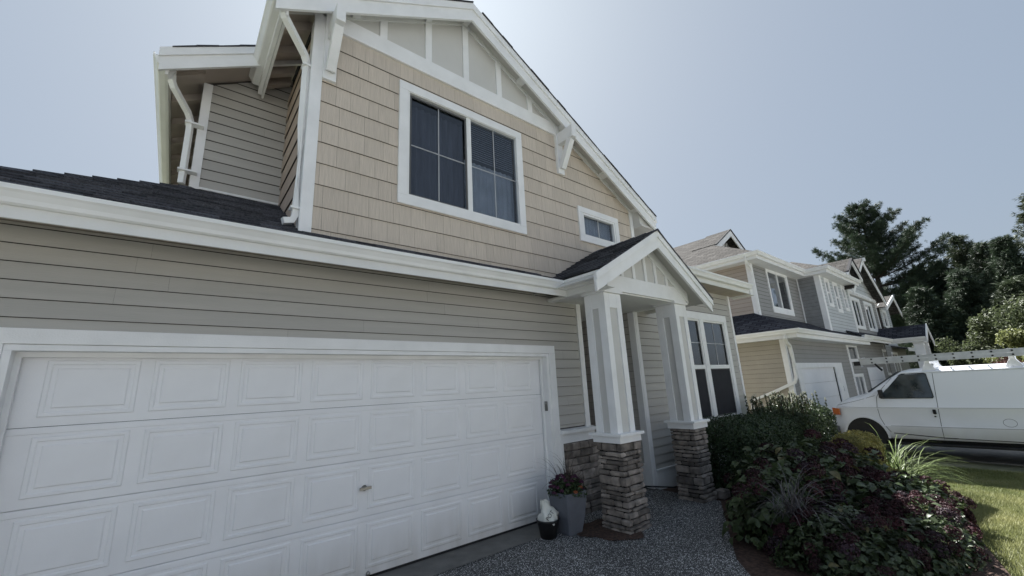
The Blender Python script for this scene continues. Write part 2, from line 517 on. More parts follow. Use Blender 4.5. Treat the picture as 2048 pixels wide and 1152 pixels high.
SOIL = mat('lawn_soil', (0.13, 0.15, 0.085), 0.95, nscale=1.6, namt=0.3, bump=0.6, bscale=25, col2=(0.20, 0.20, 0.13))
def ground_patch(name, poly, m, dz, th=None, res=0.35):
    """flat-ish sheet following the ground over a polygon, with a skirt"""
    import bmesh
    bm = bmesh.new()
    f = bm.faces.new([bm.verts.new((x, y, 0)) for x, y in poly])
    xs = [p[0] for p in poly]; ys = [p[1] for p in poly]
    for ax, lo, hi in ((0, min(xs), max(xs)), (1, min(ys), max(ys))):
        c = lo+res
        while c < hi:
            co = (c, 0, 0) if ax == 0 else (0, c, 0); no = (1, 0, 0) if ax == 0 else (0, 1, 0)
            bmesh.ops.bisect_plane(bm, geom=bm.verts[:]+bm.edges[:]+bm.faces[:], plane_co=co, plane_no=no)
            c += res
    for v in bm.verts: v.co.z = gz(v.co.x, v.co.y)+dz
    if th:
        ed = [e for e in bm.edges if e.is_boundary]
        r = bmesh.ops.extrude_edge_only(bm, edges=ed)
        for v in [g for g in r['geom'] if isinstance(g, bmesh.types.BMVert)]: v.co.z -= th
    bmesh.ops.recalc_face_normals(bm, faces=bm.faces)
    me = bpy.data.meshes.new(name); bm.to_mesh(me); bm.free(); me.materials.append(m)
    return tag(link(name, me), kind='structure')

# exposed aggregate concrete
def aggregate():
    m = bpy.data.materials.new('exposed_aggregate'); m.use_nodes = True
    n = m.node_tree.nodes; l = m.node_tree.links; b = n['Principled BSDF']; b.inputs['Roughness'].default_value = 0.85
    tc = n.new('ShaderNodeTexCoord')
    vo = n.new('ShaderNodeTexVoronoi'); vo.inputs['Scale'].default_value = 150
    l.new(tc.outputs['Object'], vo.inputs['Vector'])
    cr = n.new('ShaderNodeValToRGB')
    sp = n.new('ShaderNodeSeparateColor'); l.new(vo.outputs['Color'], sp.inputs[0])
    for p, c in ((0.0, (0.025, 0.025, 0.026)), (0.45, (0.042, 0.042, 0.043)), (0.8, (0.054, 0.053, 0.053)), (1.0, (0.082, 0.081, 0.079))):
        e = cr.color_ramp.elements.new(p) if p not in (0.0, 1.0) else cr.color_ramp.elements[0 if p == 0 else 1]
        e.color = (*c, 1)
    l.new(sp.outputs[0], cr.inputs[0])
    nz = n.new('ShaderNodeTexNoise'); nz.inputs['Scale'].default_value = 0.9; nz.inputs['Detail'].default_value = 5
    l.new(tc.outputs['Object'], nz.inputs[0])
    mr = n.new('ShaderNodeMapRange'); mr.inputs['From Min'].default_value = 0.3; mr.inputs['From Max'].default_value = 0.7
    mr.inputs['To Min'].default_value = 0.72; mr.inputs['To Max'].default_value = 1.2; l.new(nz.outputs['Fac'], mr.inputs[0])
    mx = n.new('ShaderNodeMix'); mx.data_type = 'RGBA'; mx.blend_type = 'MULTIPLY'; mx.inputs['Factor'].default_value = 1
    l.new(cr.outputs[0], mx.inputs['A']); l.new(mr.outputs[0], mx.inputs['B']); l.new(mx.outputs['Result'], b.inputs['Base Color'])
    bp = n.new('ShaderNodeBump'); bp.inputs['Strength'].default_value = 0.5; bp.inputs['Distance'].default_value = 0.005; bp.invert = True
    l.new(vo.outputs['Distance'], bp.inputs['Height']); l.new(bp.outputs[0], b.inputs['Normal'])
    return m
AGG = aggregate()
CONC = mat('concrete', (0.15, 0.147, 0.138), 0.85, nscale=5, namt=0.2, bump=0.4, bscale=60)
MULCH = mat('bark_mulch', (0.055, 0.034, 0.026), 0.95, nscale=30, namt=0.5, bump=1.0, bscale=50, col2=(0.10, 0.06, 0.045))
TAR = mat('pale_bounce_street', (0.29, 0.30, 0.32), 0.9, nscale=20, namt=0.25, bump=0.5, bscale=80)  # unseen street made pale to bounce sunlight onto the house front

grid_ground('lawn', -60, 150, -14, 120, 140, 100, SOIL, -0.05)
tag(grid_ground('street', -60, 150, -24, -14.0, 60, 4, TAR, -0.12), kind='structure')
tag(grid_ground('far_lawn', -60, 150, -160, -24.0, 60, 30, SOIL, -0.06), kind='structure')
WALK = [(-9, -0.21), (-9, -14), (-1.0, -14), (-0.6, -4.2), (-0.25, -3.0), (0.10, -2.55), (0.42, -2.27), (1.2, -1.84), (1.98, -1.42), (2.35, -1.22), (2.40, -0.10), (2.34, 1.9), (0.9, 1.9), (0.9, -0.21)]
ground_patch('driveway', WALK, AGG, 0.0, 0.06, 0.4)
ground_patch('garage_apron', [(-5.2, -0.42), (0.25, -0.42), (0.25, 0.06), (-5.2, 0.06)], CONC, 0.006, None)
BED = [(-0.5, -3.2), (-0.15, -2.55), (0.30, -2.15), (1.1, -1.70), (1.95, -1.3), (2.30, -1.16), (2.40, -0.14), (9.2, -0.14), (8.6, -1.4), (7.2, -2.2), (6.3, -2.6), (5.3, -3.05), (4.3, -3.40), (2.6, -3.78), (1.2, -4.1), (0.3, -3.8)]
ground_patch('mulch_bed', BED, MULCH, -0.02, None, 0.3)
MB2 = []
for k in range(28):
    t = 2*math.pi*k/28; r = 1+0.12*math.sin(3*t+.5)+0.07*math.sin(7*t)
    MB2.append((0.30+0.42*r*math.cos(t), -0.83+0.40*r*math.sin(t)))
ground_patch('mulch_bed', MB2, MULCH, 0.008, None, 0.2)
ground_patch('neighbour_driveway', [(10.7, -0.25), (14.6, -0.25), (14.6, -13.8), (10.7, -13.8)], CONC, -0.02, 0.06, 0.8)

# ------------------------------------------------------------------ our house
house = thing('house', 'tan two-storey house with white double garage door, stone-footed porch and shingled front gable', 'house', (-1.5, 4, 0))
H = house
SF = -0.12                                        # siding plane of the front walls
F0 = front(SF)
# garage front wall
GD = (-5.02, 0.12, -0.1, 2.17)
ENTRY = [(-5.5, 0.93), (0.84, 0.93), (0.84, 2.95), (-5.5, 2.95)]
gw = shell(H, F0, [(-5.5, -0.1), (0.84, -0.1), (0.84, 3.06), (-5.5, 3.06)], [GD], 'garage_wall')
siding(gw, F0, [(-5.5, 1.12), (0.80, 1.12), (0.80, 3.04), (-5.5, 3.04)], [(-5.2, 0.22, -0.1, 2.272)], 0.1325, LAP, z0=1.163-0.1325, lens=(2.4, 3.7))
siding(gw, F0, [(-5.5, -0.03), (-5.14, -0.03), (-5.14, 1.03), (-5.5, 1.03)], [], 0.1325, LAP, z0=-0.03, lens=(3, 4))
MB().box(-5.53, -5.43, SF-0.03, SF, -0.03, 3.04).build('corner_board', TRIMW, H)
MB().box(-5.5, -5.4, SF+0.002, 7, -0.1, 3.06).build('garage_left_wall', LAP, H)
# corner board and water table right of the door
MB().box(0.79, 0.885, SF-0.03, SF+0.1, 1.09, 2.96).build('corner_board', TRIMW, H)
MB().box(0.21, 0.95, SF-0.045, SF+0.02, 0.915, 1.045).build('water_table_board', TRIMW, H)
MB().yz([(SF-0.085, 1.045), (SF+0.0, 1.045), (SF+0.0, 1.103), (SF-0.085, 1.085)], 0.225, 0.95).build('water_table_cap', TRIMW, H)
MB().box(0.215, 0.262, SF-0.05, SF+0.02, -0.03, 0.915).build('stone_edge_board', TRIMW, H)
# garage door trim
t = MB()
t.box(-5.15, 0.235, SF-0.035, SF+0.0, 2.167, 2.277)
t.box(-5.15, -5.0, SF-0.035, SF+0.0, -0.02, 2.167); t.box(0.112, 0.235, SF-0.035, SF+0.0, -0.02, 2.167)
trim = t.build('garage_door_trim', TRIMW, H, bevel=0.004)
t = MB()
t.box(-5.0, 0.112, SF-0.026, SF+0.12, 2.122, 2.165)
t.box(-5.0, -4.957, SF-0.026, SF+0.12, -0.02, 2.122); t.box(0.068, 0.112, SF-0.026, SF+0.12, -0.02, 2.122)
t.build('jamb', TRIMW, trim, bevel=0.003)
t = MB()
t.box(-4.957, 0.068, -0.045, -0.012, 2.085, 2.122); t.box(-4.957, -4.925, -0.045, -0.012, -0.02, 2.085); t.box(0.036, 0.068, -0.045, -0.012, -0.02, 2.085)
t.build('stop_moulding', TRIMW, trim)
# sectional door: four sections, eight raised panels in each
gd = link('garage_door', None, H, (-2.45, 0, 0))
sec = MB().box(-4.955, 0.066, 0.0, 0.04, 0.003, 0.531).mesh('door_section', DOORW)
HS = 0.5334
P0, PW, PP = -4.737, 0.382, 0.596
pm = MB()
def ring(b, x0, x1, z0, z1, y0, e, y1):
    """sloped step round a rectangle"""
    o = [(x0, y0, z0), (x1, y0, z0), (x1, y0, z1), (x0, y0, z1)]; i = [(x0+e, y1, z0+e), (x1-e, y1, z0+e), (x1-e, y1, z1-e), (x0+e, y1, z1-e)]
    for k in range(4):
        j = (k+1) % 4; b.quad(o[k], o[j], i[j], i[k])
    return i
o_ = (-0.066, PW+0.066, -0.066, 0.27+0.066)
ring(pm, o_[0], o_[1], o_[2], o_[3], 0.0, 0.008, -0.007)
i_ = ring(pm, o_[0]+.008, o_[1]-.008, o_[2]+.008, o_[3]-.008, -0.007, 0.020, -0.007)
ring(pm, o_[0]+.028, o_[1]-.028, o_[2]+.028, o_[3]-.028, -0.007, 0.008, -0.0005)
ring(pm, o_[0]+.036, o_[1]-.036, o_[2]+.036, o_[3]-.036, -0.0005, 0.022, -0.0005)
i_ = ring(pm, o_[0]+.058, o_[1]-.058, o_[2]+.058, o_[3]-.058, -0.0005, 0.010, -0.008)
pm.quad(*i_)
pme = pm.mesh('raised_panel', DOORW)
for r in range(4):
    z = r*HS
    b = MB().box(-4.955, 0.066, 0.0, 0.04, z+0.002, z+HS-0.002)
    b.yz([(0.0, z+HS-0.05), (-0.004, z+HS-0.045), (-0.004, z+HS-0.012), (0.0, z+HS-0.004)], -4.955, 0.066)
    b.build('door_section', DOORW, gd)
    for c in range(8):
        link('raised_panel', pme, gd, (P0+c*PP, -0.0005, z+0.131))
MB().box(-4.955, 0.066, 0.004, 0.03, -0.028, 0.002).build('rubber_seal', BLACK, gd)
hb = MB().lathe([(0.0, 0.0), (0.028, 0), (0.028, 0.01), (0.012, 0.014), (0.012, 0.045), (0.0, 0.045)], n=16)
me = hb.mesh('handle', METAL, True)
me.transform(Matrix.Rotation(R(90), 4, 'X'))
hd = link('handle', me, gd, (-2.453, -0.002, 0.80))
MB().bar((-2.51, -0.045, 0.80), (-2.395, -0.045, 0.802), 0.02, 0.026).build('grip', METAL, hd, (0, 0, 0)).location = -WL[hd.name]
hb = MB().lathe([(0.0, 0.0), (0.02, 0), (0.018, 0.02), (0.0, 0.022)], n=12); me = hb.mesh('lock_bolt', METAL, True); me.transform(Matrix.Rotation(R(90), 4, 'X'))
link('lock_bolt', me, gd, (-2.389, -0.002, 0.02))
# keypad on the jamb
kb = MB().box(0.060, 0.0675, -0.105, -0.055, 1.37, 1.50)
kpo = kb.build('door_keypad', mat('grey_plastic', (0.16, 0.16, 0.15), 0.5), H)
MB().box(0.055, 0.060, -0.098, -0.062, 1.46, 1.492).build('keypad_cover', mat('grey_plastic_light', (0.3, 0.3, 0.29), 0.4), kpo)
MB().box(-5.3, 0.8, 0.3, 0.34, -0.1, 2.9).build('garage_sun_blocker', DARK, H)  # unseen panel added to stop sunlight leaking through the door seams
# ---- roofs
SL = 0.583
def PZ(y): return 3.088 + SL*(y+0.58)
cs = 1/math.sqrt(1+SL*SL)
def roofpt(u, s, h): return (u, -0.58+s*cs - h*SL*cs, 3.088 + s*cs*SL + h*cs)
slen = lambda y: (y+0.58)/cs
deck = slab('garage_roof', [(-6.05, -0.58, 3.088), (-0.0, -0.58, 3.088), (-0.0, SF+.0, PZ(SF)), (-3.23, SF, PZ(SF)), (-3.23, 1.33, PZ(1.33)), (-4.14, 1.33, PZ(1.33))], 0.03, ASPHB, H)
slab('garage_roof_side', [(-6.05, -0.58, 3.088), (-4.14, 1.33, PZ(1.33)), (-4.14, 7.0, PZ(1.33)), (-6.05, 7.0, 3.088)], 0.03, ROOFD, H)
shingles(deck, [(-6.06, 0), (-3.23, 0), (-3.23, slen(1.33)), (-4.14, slen(1.33))], roofpt, 0.138, ASPH, 230)
shingles(deck, [(-3.23, 0), (0.0, 0), (0.0, slen(SF)-0.002), (-3.23, slen(SF)-0.002)], roofpt, 0.138, ASPH, 66)
# hip cap pieces
for k in range(13):
    f0 = k/13; f1 = f0+1.15/13
    a = Vector((-6.05, -0.58, 3.10)).lerp(Vector((-4.14, 1.33, PZ(1.33)+.012)), f0); c = Vector((-6.05, -0.58, 3.10)).lerp(Vector((-4.14, 1.33, PZ(1.33)+.012)), min(1, f1))
    b = MB(); w_ = 0.11
    b.prism([a+Vector((w_, -w_*0, 0.012-0.02)), a+Vector((0, 0, 0.03)), a+Vector((-w_*0, w_, 0.012-0.02)), a+Vector((0, 0, -0.01))],
            [c+Vector((w_, 0, -0.01-0.012)), c+Vector((0, 0, 0.012)), c+Vector((0, w_, -0.01-0.012)), c+Vector((0, 0, -0.02))])
    b.build('ridge_cap', ASPH, deck)
# front gutter, turning the corner along the porch eave
GY = -0.66
gx = 0.01
MB().sweep(GUT, [(-6.17, GY+0.122, 3.008), (gx+0.122, GY+0.122, 3.008), (gx+0.122, -1.285, 3.008)]).build('gutter', GUTW, H)
MB().sweep([(0, 0), (0.02, 0), (0.02, 0.17), (0, 0.17)], [(-6.08, -0.558, 2.925), (0.152, -0.558, 2.925), (0.152, -1.30, 2.925)]).build('fascia', CREAM, H)
b = MB().box(-6.05, 0.14, -0.535, SF+0.02, 3.045, 3.06)
b.build('soffit', SOFF, H)

# ---- shingled gable wing
AX, AZ, RY = -1.20, 7.36, -0.36
def gtop(x): return AZ - 0.02 - (0.566 if x < AX else 0.5675)*abs(x-AX)
GL, GR = -3.235, 2.66
wall_poly = [(GL, 3.30), (GR, 3.30), (GR, gtop(GR)-0.12), (AX, gtop(AX)-0.12), (GL, gtop(GL)-0.12)]
WIN = (-2.135, -0.245, 4.04, 5.585); SWIN = (1.165, 2.075, 4.185, 4.63)
gw2 = shell(H, F0, wall_poly, [WIN, SWIN], 'gable_wall')
sh_poly = [(GL+0.09, 3.345), (GR-0.1, 3.345), (GR-0.1, gtop(GR)-0.1), (0.72, 5.94+0.0), (GL+0.09, 5.94)]
# right of the right bracket the shingles climb to the rake
siding(gw2, F0, [(GL+0.08, 3.345), (0.72, 3.345), (0.72, 5.99), (GL+0.08, 5.99)], [(-2.21, -0.18, 3.95, 5.655)], 0.2555, SHNG, 'wall_shingle', 0.019, 0.007, z0=3.41-0.2555, slot=0.0035, lens=(0.10, 0.33), gap=0.0022, jit=0.0010)
siding(gw2, F0, [(0.72, 3.345), (GR-0.06, 3.345), (GR-0.06, gtop(GR)-0.10), (0.72, gtop(0.72)-0.10)], [(1.07, 2.15, 4.10, 4.72)], 0.2555, SHNG, 'wall_shingle', 0.019, 0.007, z0=3.41-0.2555, slot=0.0035, lens=(0.10, 0.33), gap=0.0022, jit=0.0010)
# smooth panel above the belly band
MB().xz([(GL+0.1, 6.1), (0.72, 6.1), (0.72, gtop(0.72)-.1), (AX, gtop(AX)-.1), (GL+0.1, gtop(GL)-0.08)], SF-0.012, SF+0.002).build('gable_panel', PANEL, gw2)
MB().box(-2.98, 0.66, SF-0.045, SF-0.0005, 5.945, 6.175).build('belly_band', TRIMW, H, bevel=0.004)
for x in (-2.45, -1.805, -1.187, -0.57, 0.073):
    MB().box(x-0.048, x+0.048, SF-0.034, SF-0.006, 6.178, gtop(x)-0.13).build('batten', TRIMW, H)
for x0, x1 in ((GL+.1, AX), (AX, GR)):            # frieze boards under the rake soffit
    b = MB(); b.xz([(x0, gtop(x0)-0.18), (x1, gtop(x1)-0.18), (x1, gtop(x1)-0.12), (x0, gtop(x0)-0.12)], SF-0.038, SF-0.003); b.build('frieze_board', TRIMW, H)
# corner boards of the wing
MB().box(GL-0.028, GL+0.092, SF-0.03, SF+0.0, 3.345, gtop(GL)-0.1).build('corner_board', TRIMW, H, bevel=0.003)
MB().box(GL-0.028, GL-0.0, SF+0.002, SF+0.11, 3.39, gtop(GL)-0.2).build('corner_board', TRIMW, H)
MB().box(GR-0.075, GR+0.02, SF-0.03, SF+0.0, 3.6, gtop(GR)-0.09).build('corner_board', TRIMW, H, bevel=0.003)
# side wall of the wing, facing left
FL = left(GL)
sw = shell(H, FL, [(-0.11, 3.36), (1.33, 4.15), (1.33, 5.86), (-0.11, 5.86)], [], 'gable_side_wall')
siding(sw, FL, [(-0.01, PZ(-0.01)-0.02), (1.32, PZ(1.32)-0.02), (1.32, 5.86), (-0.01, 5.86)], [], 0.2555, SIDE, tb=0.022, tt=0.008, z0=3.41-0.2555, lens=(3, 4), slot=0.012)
# right side of the wing (faces right) and the roof
MB().box(GR-0.02, GR, SF, 8, 3.3, gtop(GR)-0.1).build('gable_right_wall', LAP, H)
RO = (-3.68, 3.12)
dl = 0.05
slab('gable_roof', [(RO[0], RY, gtop(RO[0])+.02), (AX, RY, AZ), (AX, 6.0, AZ), (RO[0], 6.0, gtop(RO[0])+.02)][:4], 0.035, ROOFD, H)
slab('gable_roof', [(AX, RY, AZ), (RO[1], RY, gtop(RO[1])+.02), (RO[1], 8.0, gtop(RO[1])+.02), (AX, 8.0, AZ)], 0.035, ROOFD, H)
# shingle edge seen over the rake
b = MB()
def rakepoly(xa, xb, t0, t1): return [(xa, gtop(xa)+t0), (xb, gtop(xb)+t0), (xb, gtop(xb)+t1), (xa, gtop(xa)+t1)]
for k in range(36):
    xa = RO[0]+(RO[1]-RO[0])*k/36; xb = RO[0]+(RO[1]-RO[0])*(k+1)/36
    if xa < AX < xb: xb = AX
    b.xz(rakepoly(xa, xb+0.004, 0.022, 0.034+rnd.uniform(0, .01)), RY-0.05-rnd.uniform(0, .012), RY+0.5)
b.build('rake_shingle_edge', ASPH, H)
for xa, xb in ((RO[0], AX), (AX, RO[1])):
    b = MB(); b.xz(rakepoly(xa, xb, -0.285, -0.02), RY-0.02, RY+0.018); b.build('rake_board', TRIMW, H, bevel=0.003)
    b = MB(); b.xz(rakepoly(xa-(0.02 if xb == AX else 0), xb+(0.02 if xa == AX else 0), -0.095, 0.02), RY-0.042, RY-0.0205); b.build('shadow_board', TRIMW, H, bevel=0.003)
    # soffit boards under the overhang
    b = MB(); b.xz(rakepoly(xa+.05, xb-.05, -0.125, -0.105), RY+0.02, SF-0.004); b.build('rake_soffit', PANEL, H)
    for f in ((0.0, 0.24, 0.45, 0.69, 0.9) if xa == AX else (0.35, 0.75)):
        x = xa+(xb-xa)*f
        b = MB(); b.xz([(x-.045, gtop(x-.045)-0.17), (x+.045, gtop(x+.045)-0.17), (x+.045, gtop(x+.045)-0.126), (x-.045, gtop(x-.045)-0.126)], RY+0.02, SF-0.042); b.build('lookout', TRIMW, H)
def ttop_(x): return 5.54 + 0.583*(x+4.585)
# left eave: rafters, sub-fascia, gutter and downspout
ez = gtop(RO[0])
for k, y in enumerate((-0.26, 0.10, 0.52, 0.95, 1.2)):
    b = MB(); b.xz([(RO[0]+.1, gtop(RO[0]+.1)-0.19), (GL-.02, gtop(GL)-0.19), (GL-.02, gtop(GL)-0.04), (RO[0]+.1, gtop(RO[0]+.1)-0.04)], y-0.04, y+0.04); b.build('rafter_tail', SOFF, H)
MB().box(RO[0]+0.055, RO[0]+0.095, RY+0.02, 1.22, ez-0.235, ez-0.01).build('eave_fascia', WHITE, H)
MB().box(RO[0]+0.10, RO[0]+0.125, RY+0.02, 1.24, ez-0.27, ez-0.06).build('sub_fascia', CREAM, H)
MB().sweep(GUT, [(RO[0]+0.054, 1.20, ez-0.125), (RO[0]+0.054, RY+0.03, ez-0.125)]).build('eave_gutter', GUTW, H)
def downspout(parent, pts, r=0.045, name='downspout'):
    o = MB().tube(pts, r, 4).build(name, GUTW, parent); return o
ds = downspout(H, [(-3.60, -0.30, ez-0.10), (-3.60, -0.30, ez-0.20), (-3.575, -0.285, ez-0.26), (-3.33, -0.105, ez-0.47), (-3.295, -0.075, ez-0.55), (-3.293, -0.073, 4.6), (-3.293, -0.073, 3.53), (-3.32, -0.073, 3.475), (-3.40, -0.085, 3.452)])
MB().box(-3.345, -3.24, -0.128, -0.02, ez-0.60, ez-0.575).build('strap', GUTW, ds)
MB().box(-3.345, -3.24, -0.128, -0.02, 3.60, 3.622).build('strap', GUTW, ds)
b = MB(); b.xz([(RO[0]+.1, gtop(RO[0]+.1)-0.07), (GL, gtop(GL)-0.07), (GL, gtop(GL)-0.05), (RO[0]+.1, gtop(RO[0]+.1)-0.05)], RY+0.02, 1.33); b.build('eave_sheathing', SOFF, H)
b = MB(); b.xz([(-4.5, ttop_(-4.5)-0.07), (-4.18, ttop_(-4.18)-0.07), (-4.18, ttop_(-4.18)-0.05), (-4.5, ttop_(-4.5)-0.05)], 0.82, 9); b.build('eave_sheathing', SOFF, H)
# right eave return
MB().box(GR+0.02, RO[1]-0.03, RY+0.03, 6, gtop(RO[1])-0.24, gtop(RO[1])-0.20).build('eave_soffit', PANEL, H)
MB().box(RO[1]-0.03, RO[1]-0.005, RY+0.02, 6, gtop(RO[1])-0.24, gtop(RO[1])-0.0).build('eave_fascia', TRIMW, H)
b = MB(); b.xz([(GR+.021, gtop(RO[1])-0.198), (RO[1]-.031, gtop(RO[1])-0.198), (RO[1]-.031, gtop(RO[1]-.031)-0.02), (GR+.021, gtop(GR+.021)-0.02)], RY+.06, 5.9); b.build('eave_box', PANEL, H)
# brackets
def bracket(xc, zb):
    o = MB().box(xc-0.073, xc+0.073, SF-0.062, SF-0.0, zb, gtop(xc)-0.13).build('bracket', TRIMW, H, bevel=0.004)
    BF = -0.53
    MB().box(xc-0.05, xc+0.05, BF, SF-0.064, 5.745, 5.965).build('bracket_arm', TRIMW, o, bevel=0.006)
    MB().bar((xc, BF+0.09, 5.742), (xc, SF-0.075, zb+0.10), 0.10, 0.10, (0, 1, 0)).build('bracket_brace', TRIMW, o, bevel=0.004)
bracket(-3.075, 5.215); bracket(0.692, 5.205)
# upper windows
MUNT = mat('muntin_bar', (0.45, 0.46, 0.48), 0.5)
def sliding_window():
    o = frame_rect(MB(), F0, -2.222, -0.172, 3.938, 5.668, 0.118, 0.0, 0.042).build('window', TRIMW, H, bevel=0.004)
    b = frame_rect(MB(), F0, -2.104, -0.290+0.035, 4.056, 5.55+0.02, 0.028, -0.05, 0.03)
    fbox(b, F0, -1.20, -1.128, -0.03, 0.022, 4.084, 5.54)
    b.build('sash', WHITE, o)
    for nm, u0, u1 in (('pane', -2.07, -1.20), ('pane', -1.128, -0.275)):
        b = MB(); fbox(b, F0, u0, u1, -0.022, -0.018, 4.08, 5.545); b.build(nm, GLASS, o)
        um = (u0+u1)/2; zm = 4.80
        b = MB(); fbox(b, F0, um-0.006, um+0.006, -0.016, -0.008, 4.084, 5.54); b.build('muntin', MUNT, o)
        b = MB(); fbox(b, F0, u0, u1, -0.017, -0.008, zm-0.006, zm+0.006); b.build('muntin', MUNT, o)
    b = frame_rect(MB(), F0, -2.066, -1.204, 4.084, 5.52, 0.022, 0.0, 0.012); b.build('screen_frame', mat('bronze_frame', (0.10, 0.10, 0.10), 0.5), o)
    curtain(o, F0, -2.1, -1.16, 4.03, 5.5, -0.16, CURT)
    curtain(o, F0, -1.16, -0.25, 4.03, 4.95, -0.14, CURT2, amp=0.01)
    for k in range(17):
        z = 4.97+k*0.036
        b = MB(); b.quad(F0(-1.12, -0.075, z), F0(-0.28, -0.075, z), F0(-0.28, -0.10, z+0.026), F0(-1.12, -0.10, z+0.026)); b.build('blind_slat', BLIND, o)
    room(o, F0, WIN[0], WIN[1], WIN[2], WIN[3])
sliding_window()
o = frame_rect(MB(), F0, 1.055, 2.165, 4.088, 4.732, 0.105, 0.0, 0.042).build('window', TRIMW, H, bevel=0.004)
frame_rect(MB(), F0, 1.16, 2.06, 4.193, 4.627, 0.036, -0.04, 0.03).build('sash', WHITE, o)
b = MB(); fbox(b, F0, 1.18, 2.05, -0.02, -0.016, 4.20, 4.62); b.build('pane', GLASS, o)
b = MB(); fbox(b, F0, 1.603, 1.622, -0.014, -0.002, 4.226, 4.594); b.build('muntin', MUNT, o)
curtain(o, F0, 1.15, 2.08, 4.17, 4.64, -0.12, CURT2, amp=0.006)
room(o, F0, *SWIN)

# ---- main block behind (the set-back wall at the left)
TY = 1.33; FT = front(TY); TX = -4.18; TR = 0.80
TSL = 0.583
def ttop(x): return 5.54 + TSL*(x+4.585)
tw = shell(H, FT, [(TX, 4.0), (GL+.05, 4.0), (GL+.05, ttop(GL)-.1), (TX, ttop(TX)-.1)], [], 'setback_wall')
siding(tw, FT, [(TX+0.07, 4.225), (GL+.02, 4.225), (GL+.02, ttop(GL)-.12), (TX+0.07, ttop(TX)-.12)], [], 0.133, LAP, z0=4.22, lens=(3, 4))
MB().box(TX-0.012, TX+0.082, TY-0.03, TY+0.0, 4.20, ttop(TX)-0.12).build('corner_board', TRIMW, H)
MB().box(TX-0.012, TX+0.0, TY+0.002, TY+0.1, 4.2, ttop(TX)-0.12).build('corner_board', TRIMW, H)
MB().box(TX+0.08, GL, TY-0.035, TY-0.0, 4.205, 4.232).build('flashing', WHITE, H)
FTL = left(TX)
tsw = shell(H, FTL, [(TY+.1, 4.0), (9, 4.0), (9, 5.7), (TY+.1, 5.7)], [], 'setback_side_wall')
siding(tsw, FTL, [(TY+.1, 4.2), (9, 4.2), (9, 5.6), (TY+.1, 5.6)], [], 0.133, LAP, z0=4.22, lens=(8, 9))
slab('main_roof', [(-4.585, TR, 5.54), (-1.3, TR, ttop(-1.3)), (-1.3, 9, ttop(-1.3)), (-4.585, 9, 5.54)], 0.03, ROOFD, H)
slab('main_roof', [(-1.3, TR, ttop(-1.3)), (2.0, TR, 5.54), (2.0, 9, 5.54), (-1.3, 9, ttop(-1.3))], 0.03, ROOFD, H)
b = MB()
for k in range(8):
    xa = -4.5+k*0.2; b.xz([(xa, ttop(xa)+0.0), (xa+.203, ttop(xa+.2)), (xa+.203, ttop(xa+.2)+.022), (xa, ttop(xa)+.014+0.012*(k % 2))], TR-0.05, TR+0.4)
b.build('rake_shingle_edge', ASPH, H)
b = MB(); b.xz([(-4.585, 5.27), (-3.2, 5.27+TSL*1.385), (-3.2, 5.51+TSL*1.385), (-4.585, 5.51)], TR-0.02, TR+0.018); b.build('rake_board', TRIMW, H)
b = MB(); b.xz([(-4.60, 5.43), (-3.2, 5.43+TSL*1.4), (-3.2, 5.54+TSL*1.4), (-4.60, 5.54)], TR-0.042, TR-0.0205); b.build('shadow_board', TRIMW, H)
b = MB(); b.xz([(-4.5, ttop(-4.5)-.12), (-3.2, ttop(-3.2)-.12), (-3.2, ttop(-3.2)-.10), (-4.5, ttop(-4.5)-.10)], TR+0.02, TY-0.004); b.build('rake_soffit', SOFF, H)
MB().box(-4.53, -4.50, TR+0.02, 9, 5.27, 5.50).build('eave_fascia', CREAM, H)
MB().sweep(GUT, [(-4.53, 8.9, 5.385), (-4.53, TR+0.03, 5.385)]).build('eave_gutter', GUTW, H)
for k in range(9):
    y = 1.1+k*0.55
    b = MB(); b.xz([(-4.49, ttop(-4.49)-0.17), (TX-.01, ttop(TX)-0.17), (TX-.01, ttop(TX)-0.04), (-4.49, ttop(-4.49)-0.04)], y-0.04, y+0.04); b.build('rafter_tail', SOFF, H)
ds = downspout(H, [(-4.47, 0.92, 5.40), (-4.47, 0.92, 5.28), (-4.445, 0.95, 5.225), (-4.30, 1.18, 5.10), (-4.268, 1.245, 5.04), (-4.262, 1.26, 4.9), (-4.262, 1.26, 4.21)], 0.04)
for z in (4.985, 4.36):
    MB().box(-4.315, -4.13, 1.20, 1.30, z, z+0.022).build('strap', GUTW, ds)

# ------------------------------------------------------------------ porch
HY = -1.10
porch = link('porch', None, H, (1.35, -0.6, 0))
P_ = porch
PRY = -1.35                                       # face of the porch rake
PAX, PAZ, PLX, PLZ, PRX, PRZ = 1.375, 3.905, -0.155, 3.035, 2.81, 2.965
def ptop(x): return PAZ + (PLZ-PAZ)*(x-PAX)/(PLX-PAX) if x < PAX else PAZ + (PRZ-PAZ)*(x-PAX)/(PRX-PAX)
# header and gable face
hd_ = MB().box(0.275, 2.43, HY-0.012, HY+0.36, 2.945, 3.175).build('porch_header', TRIMW, P_, bevel=0.004)
MB().box(0.70, 2.04, HY+0.02, HY+0.34, 2.925, 2.944).build('header_soffit', WHITE, P_)
pg = MB(); pg.xz([(0.30, 3.176), (2.42, 3.176), (PAX, ptop(PAX)-0.1)], HY+0.012, HY+0.05); pg.build('porch_gable_panel', PANEL, P_)
for x in (0.755, 1.04, 1.342, 1.618, 1.92):
    MB().box(x-0.03, x+0.03, HY-0.012, HY+0.011, 3.176, ptop(x)-0.12).build('porch_batten', TRIMW, P_)
for xa, xb in ((0.2, PAX), (PAX, 2.5)):
    b = MB(); b.xz([(xa, ptop(xa)-0.235), (xb, ptop(xb)-0.235), (xb, ptop(xb)-0.06), (xa, ptop(xa)-0.06)], HY-0.02, HY+0.010); b.build('porch_frieze_board', TRIMW, P_)
